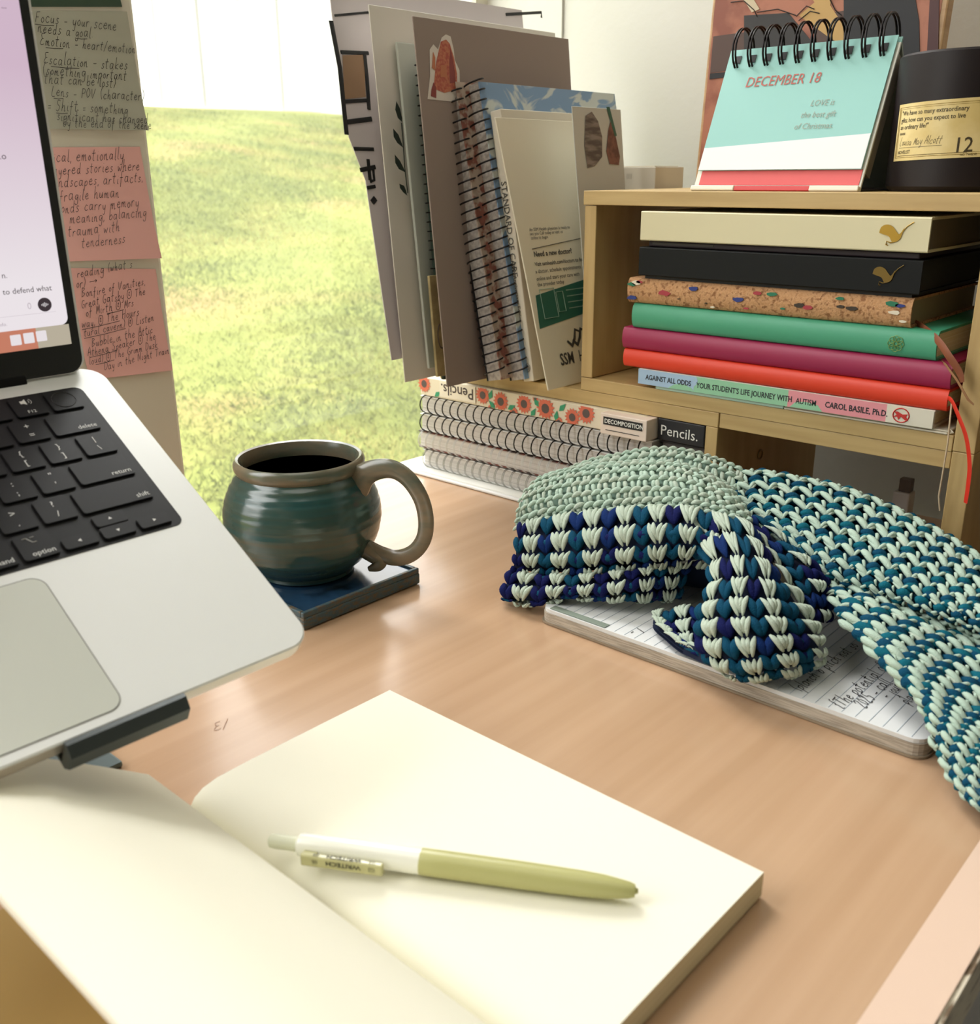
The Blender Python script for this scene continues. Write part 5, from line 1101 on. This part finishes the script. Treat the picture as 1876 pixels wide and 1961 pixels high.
# small flap left of the leg
PD_ = Patch([
 [(1252, 1182, .520), (1280, 1168, .522), (1312, 1160, .524), (1345, 1165, .524)],
 [(1250, 1212, .508), (1282, 1205, .506), (1315, 1200, .506), (1345, 1200, .508)],
 [(1270, 1248, .498), (1298, 1245, .495), (1325, 1242, .494), (1352, 1240, .496)],
 [(1305, 1290, .488), (1325, 1288, .487), (1345, 1285, .486), (1365, 1282, .486)],
 [(1345, 1312, .490), (1355, 1311, .489), (1368, 1310, .488), (1380, 1308, .488)]], zmin=.0155)
backing(PD_, 16, 20, Y_['under_b'], 'navy_tab', off=.002, th=.002); v_stitches(PD_, 4, 6, 'navy_tab_stitches', white=lambda i, j: i % 2 == 0, rs=5)
# dark edge between the leg and the mint part
PE_ = Patch([
 [(1425, 985, .575), (1450, 990, .580), (1475, 1015, .585)],
 [(1465, 1035, .562), (1500, 1040, .568), (1530, 1060, .575)],
 [(1505, 1085, .548), (1545, 1085, .555), (1582, 1105, .566)],
 [(1540, 1140, .540), (1568, 1135, .548), (1592, 1145, .560)],
 [(1562, 1190, .534), (1576, 1190, .542), (1588, 1195, .554)]], zmin=.0155)
backing(PE_, 12, 20, Y_['under_b'], 'navy_edge'); v_stitches(PE_, 3, 8, 'navy_edge_stitches', white=lambda i, j: i == 1 and j % 2, rs=6)
# mint border over the top
PM_ = Patch([
 [(986, 1012, .522), (1050, 996, .532), (1115, 986, .540), (1180, 978, .546), (1250, 973, .551), (1320, 975, .554), (1385, 993, .557), (1440, 1022, .561)],
 [(988, 985, .527), (1040, 965, .538), (1105, 955, .547), (1175, 948, .553), (1245, 944, .558), (1315, 948, .561), (1378, 968, .564), (1440, 1005, .566)],
 [(998, 952, .540), (1045, 932, .554), (1105, 921, .564), (1170, 914, .570), (1240, 909, .574), (1305, 914, .576), (1370, 938, .578), (1432, 985, .576)],
 [(1020, 925, .560), (1068, 910, .574), (1120, 900, .585), (1178, 894, .591), (1238, 890, .594), (1298, 894, .596), (1356, 916, .596), (1415, 960, .594)],
 [(1040, 915, .580), (1085, 903, .592), (1130, 896, .603), (1185, 891, .609), (1240, 888, .612), (1296, 892, .613), (1350, 912, .613), (1405, 945, .612)]])
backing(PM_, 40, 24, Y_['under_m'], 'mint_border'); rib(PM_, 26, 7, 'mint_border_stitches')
# mint ridge behind
PR_ = Patch([
 [(1060, 925, .585), (1120, 908, .602), (1190, 898, .612), (1260, 894, .617), (1320, 903, .620), (1380, 925, .622), (1430, 960, .622)],
 [(1080, 905, .598), (1130, 888, .613), (1195, 876, .622), (1262, 867, .628), (1325, 874, .632), (1380, 893, .636), (1432, 922, .636)],
 [(1100, 900, .612), (1145, 884, .628), (1200, 873, .638), (1262, 865, .645), (1325, 870, .650), (1380, 884, .655), (1430, 906, .655)],
 [(1120, 915, .640), (1160, 900, .650), (1210, 890, .660), (1265, 884, .668), (1325, 888, .672), (1380, 900, .676), (1430, 920, .676)]])
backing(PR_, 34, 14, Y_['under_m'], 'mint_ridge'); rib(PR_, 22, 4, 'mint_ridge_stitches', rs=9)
# teal and mint net: upper lobe
PS_ = Patch([
 [(1380, 935, .655), (1440, 925, .672), (1520, 934, .682), (1600, 952, .685), (1680, 985, .685), (1760, 1025, .680), (1830, 1070, .672), (1900, 1120, .660), (1960, 1180, .65)],
 [(1378, 918, .640), (1440, 904, .650), (1525, 917, .656), (1605, 934, .658), (1685, 964, .658), (1765, 1003, .654), (1835, 1043, .646), (1905, 1092, .636), (1970, 1150, .62)],
 [(1395, 945, .622), (1455, 940, .624), (1535, 952, .626), (1615, 974, .626), (1695, 1004, .624), (1772, 1042, .618), (1842, 1084, .610), (1912, 1132, .600), (1975, 1185, .59)],
 [(1425, 985, .600), (1480, 985, .598), (1550, 1000, .598), (1625, 1024, .596), (1700, 1054, .592), (1776, 1090, .586), (1846, 1130, .578), (1915, 1172, .57), (1975, 1220, .56)],
 [(1455, 1015, .585), (1505, 1030, .580), (1568, 1055, .576), (1638, 1080, .572), (1708, 1105, .568), (1780, 1138, .562), (1848, 1170, .556), (1915, 1205, .55), (1975, 1250, .54)],
 [(1478, 1045, .578), (1525, 1070, .570), (1585, 1100, .566), (1650, 1126, .562), (1715, 1146, .560), (1784, 1172, .556), (1850, 1196, .552), (1915, 1228, .548), (1975, 1270, .54)],
 [(1490, 1055, .590), (1538, 1085, .584), (1595, 1112, .580), (1655, 1138, .576), (1718, 1158, .574), (1786, 1184, .570), (1850, 1208, .566), (1915, 1240, .562), (1975, 1280, .556)]])
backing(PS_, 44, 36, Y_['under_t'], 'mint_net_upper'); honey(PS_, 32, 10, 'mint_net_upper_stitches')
# lower lobe falling towards the desk edge
PT_ = Patch([
 [(1588, 1110, .572), (1640, 1125, .572), (1700, 1150, .570), (1770, 1185, .566), (1840, 1215, .560), (1910, 1260, .55)],
 [(1585, 1135, .556), (1645, 1150, .548), (1712, 1178, .545), (1780, 1212, .544), (1850, 1250, .542), (1920, 1300, .53)],
 [(1600, 1175, .540), (1662, 1196, .530), (1728, 1226, .526), (1795, 1262, .526), (1865, 1302, .524), (1930, 1350, .515)],
 [(1638, 1218, .528), (1695, 1242, .516), (1752, 1276, .512), (1815, 1315, .510), (1880, 1358, .506), (1940, 1400, .50)],
 [(1695, 1275, .512), (1738, 1300, .502), (1785, 1335, .498), (1840, 1372, .494), (1898, 1410, .490), (1950, 1450, .485)],
 [(1752, 1330, .500), (1782, 1352, .490), (1820, 1385, .484), (1865, 1420, .480), (1912, 1455, .476), (1960, 1495, .47)],
 [(1775, 1388, .488), (1805, 1405, .478), (1842, 1435, .472), (1882, 1465, .468), (1925, 1500, .464), (1970, 1540, .46)],
 [(1800, 1455, .476), (1828, 1470, .466), (1862, 1495, .460), (1900, 1522, .456), (1938, 1550, .452), (1980, 1585, .45)],
 [(1835, 1525, .462), (1860, 1538, .454), (1890, 1556, .450), (1922, 1578, .446), (1955, 1600, .444), (1990, 1630, .44)],
 [(1862, 1570, .458), (1885, 1582, .452), (1910, 1598, .448), (1936, 1615, .445), (1965, 1635, .443), (1995, 1660, .44)]], zmin=.012)
backing(PT_, 26, 50, Y_['under_t'], 'mint_net_lower'); honey(PT_, 13, 18, 'mint_net_lower_stitches', rs=7)

PH_ = Patch([[(1180, 1088, .560), (1240, 1080, .570), (1300, 1072, .575), (1372, 1070, .575)], [(1180, 1130, .572), (1240, 1122, .584), (1300, 1115, .588), (1372, 1112, .588)], [(1180, 1178, .580), (1240, 1172, .592), (1300, 1166, .598), (1375, 1165, .600)]])
backing(PH_, 16, 10, Y_['under_b'], 'navy_hollow')
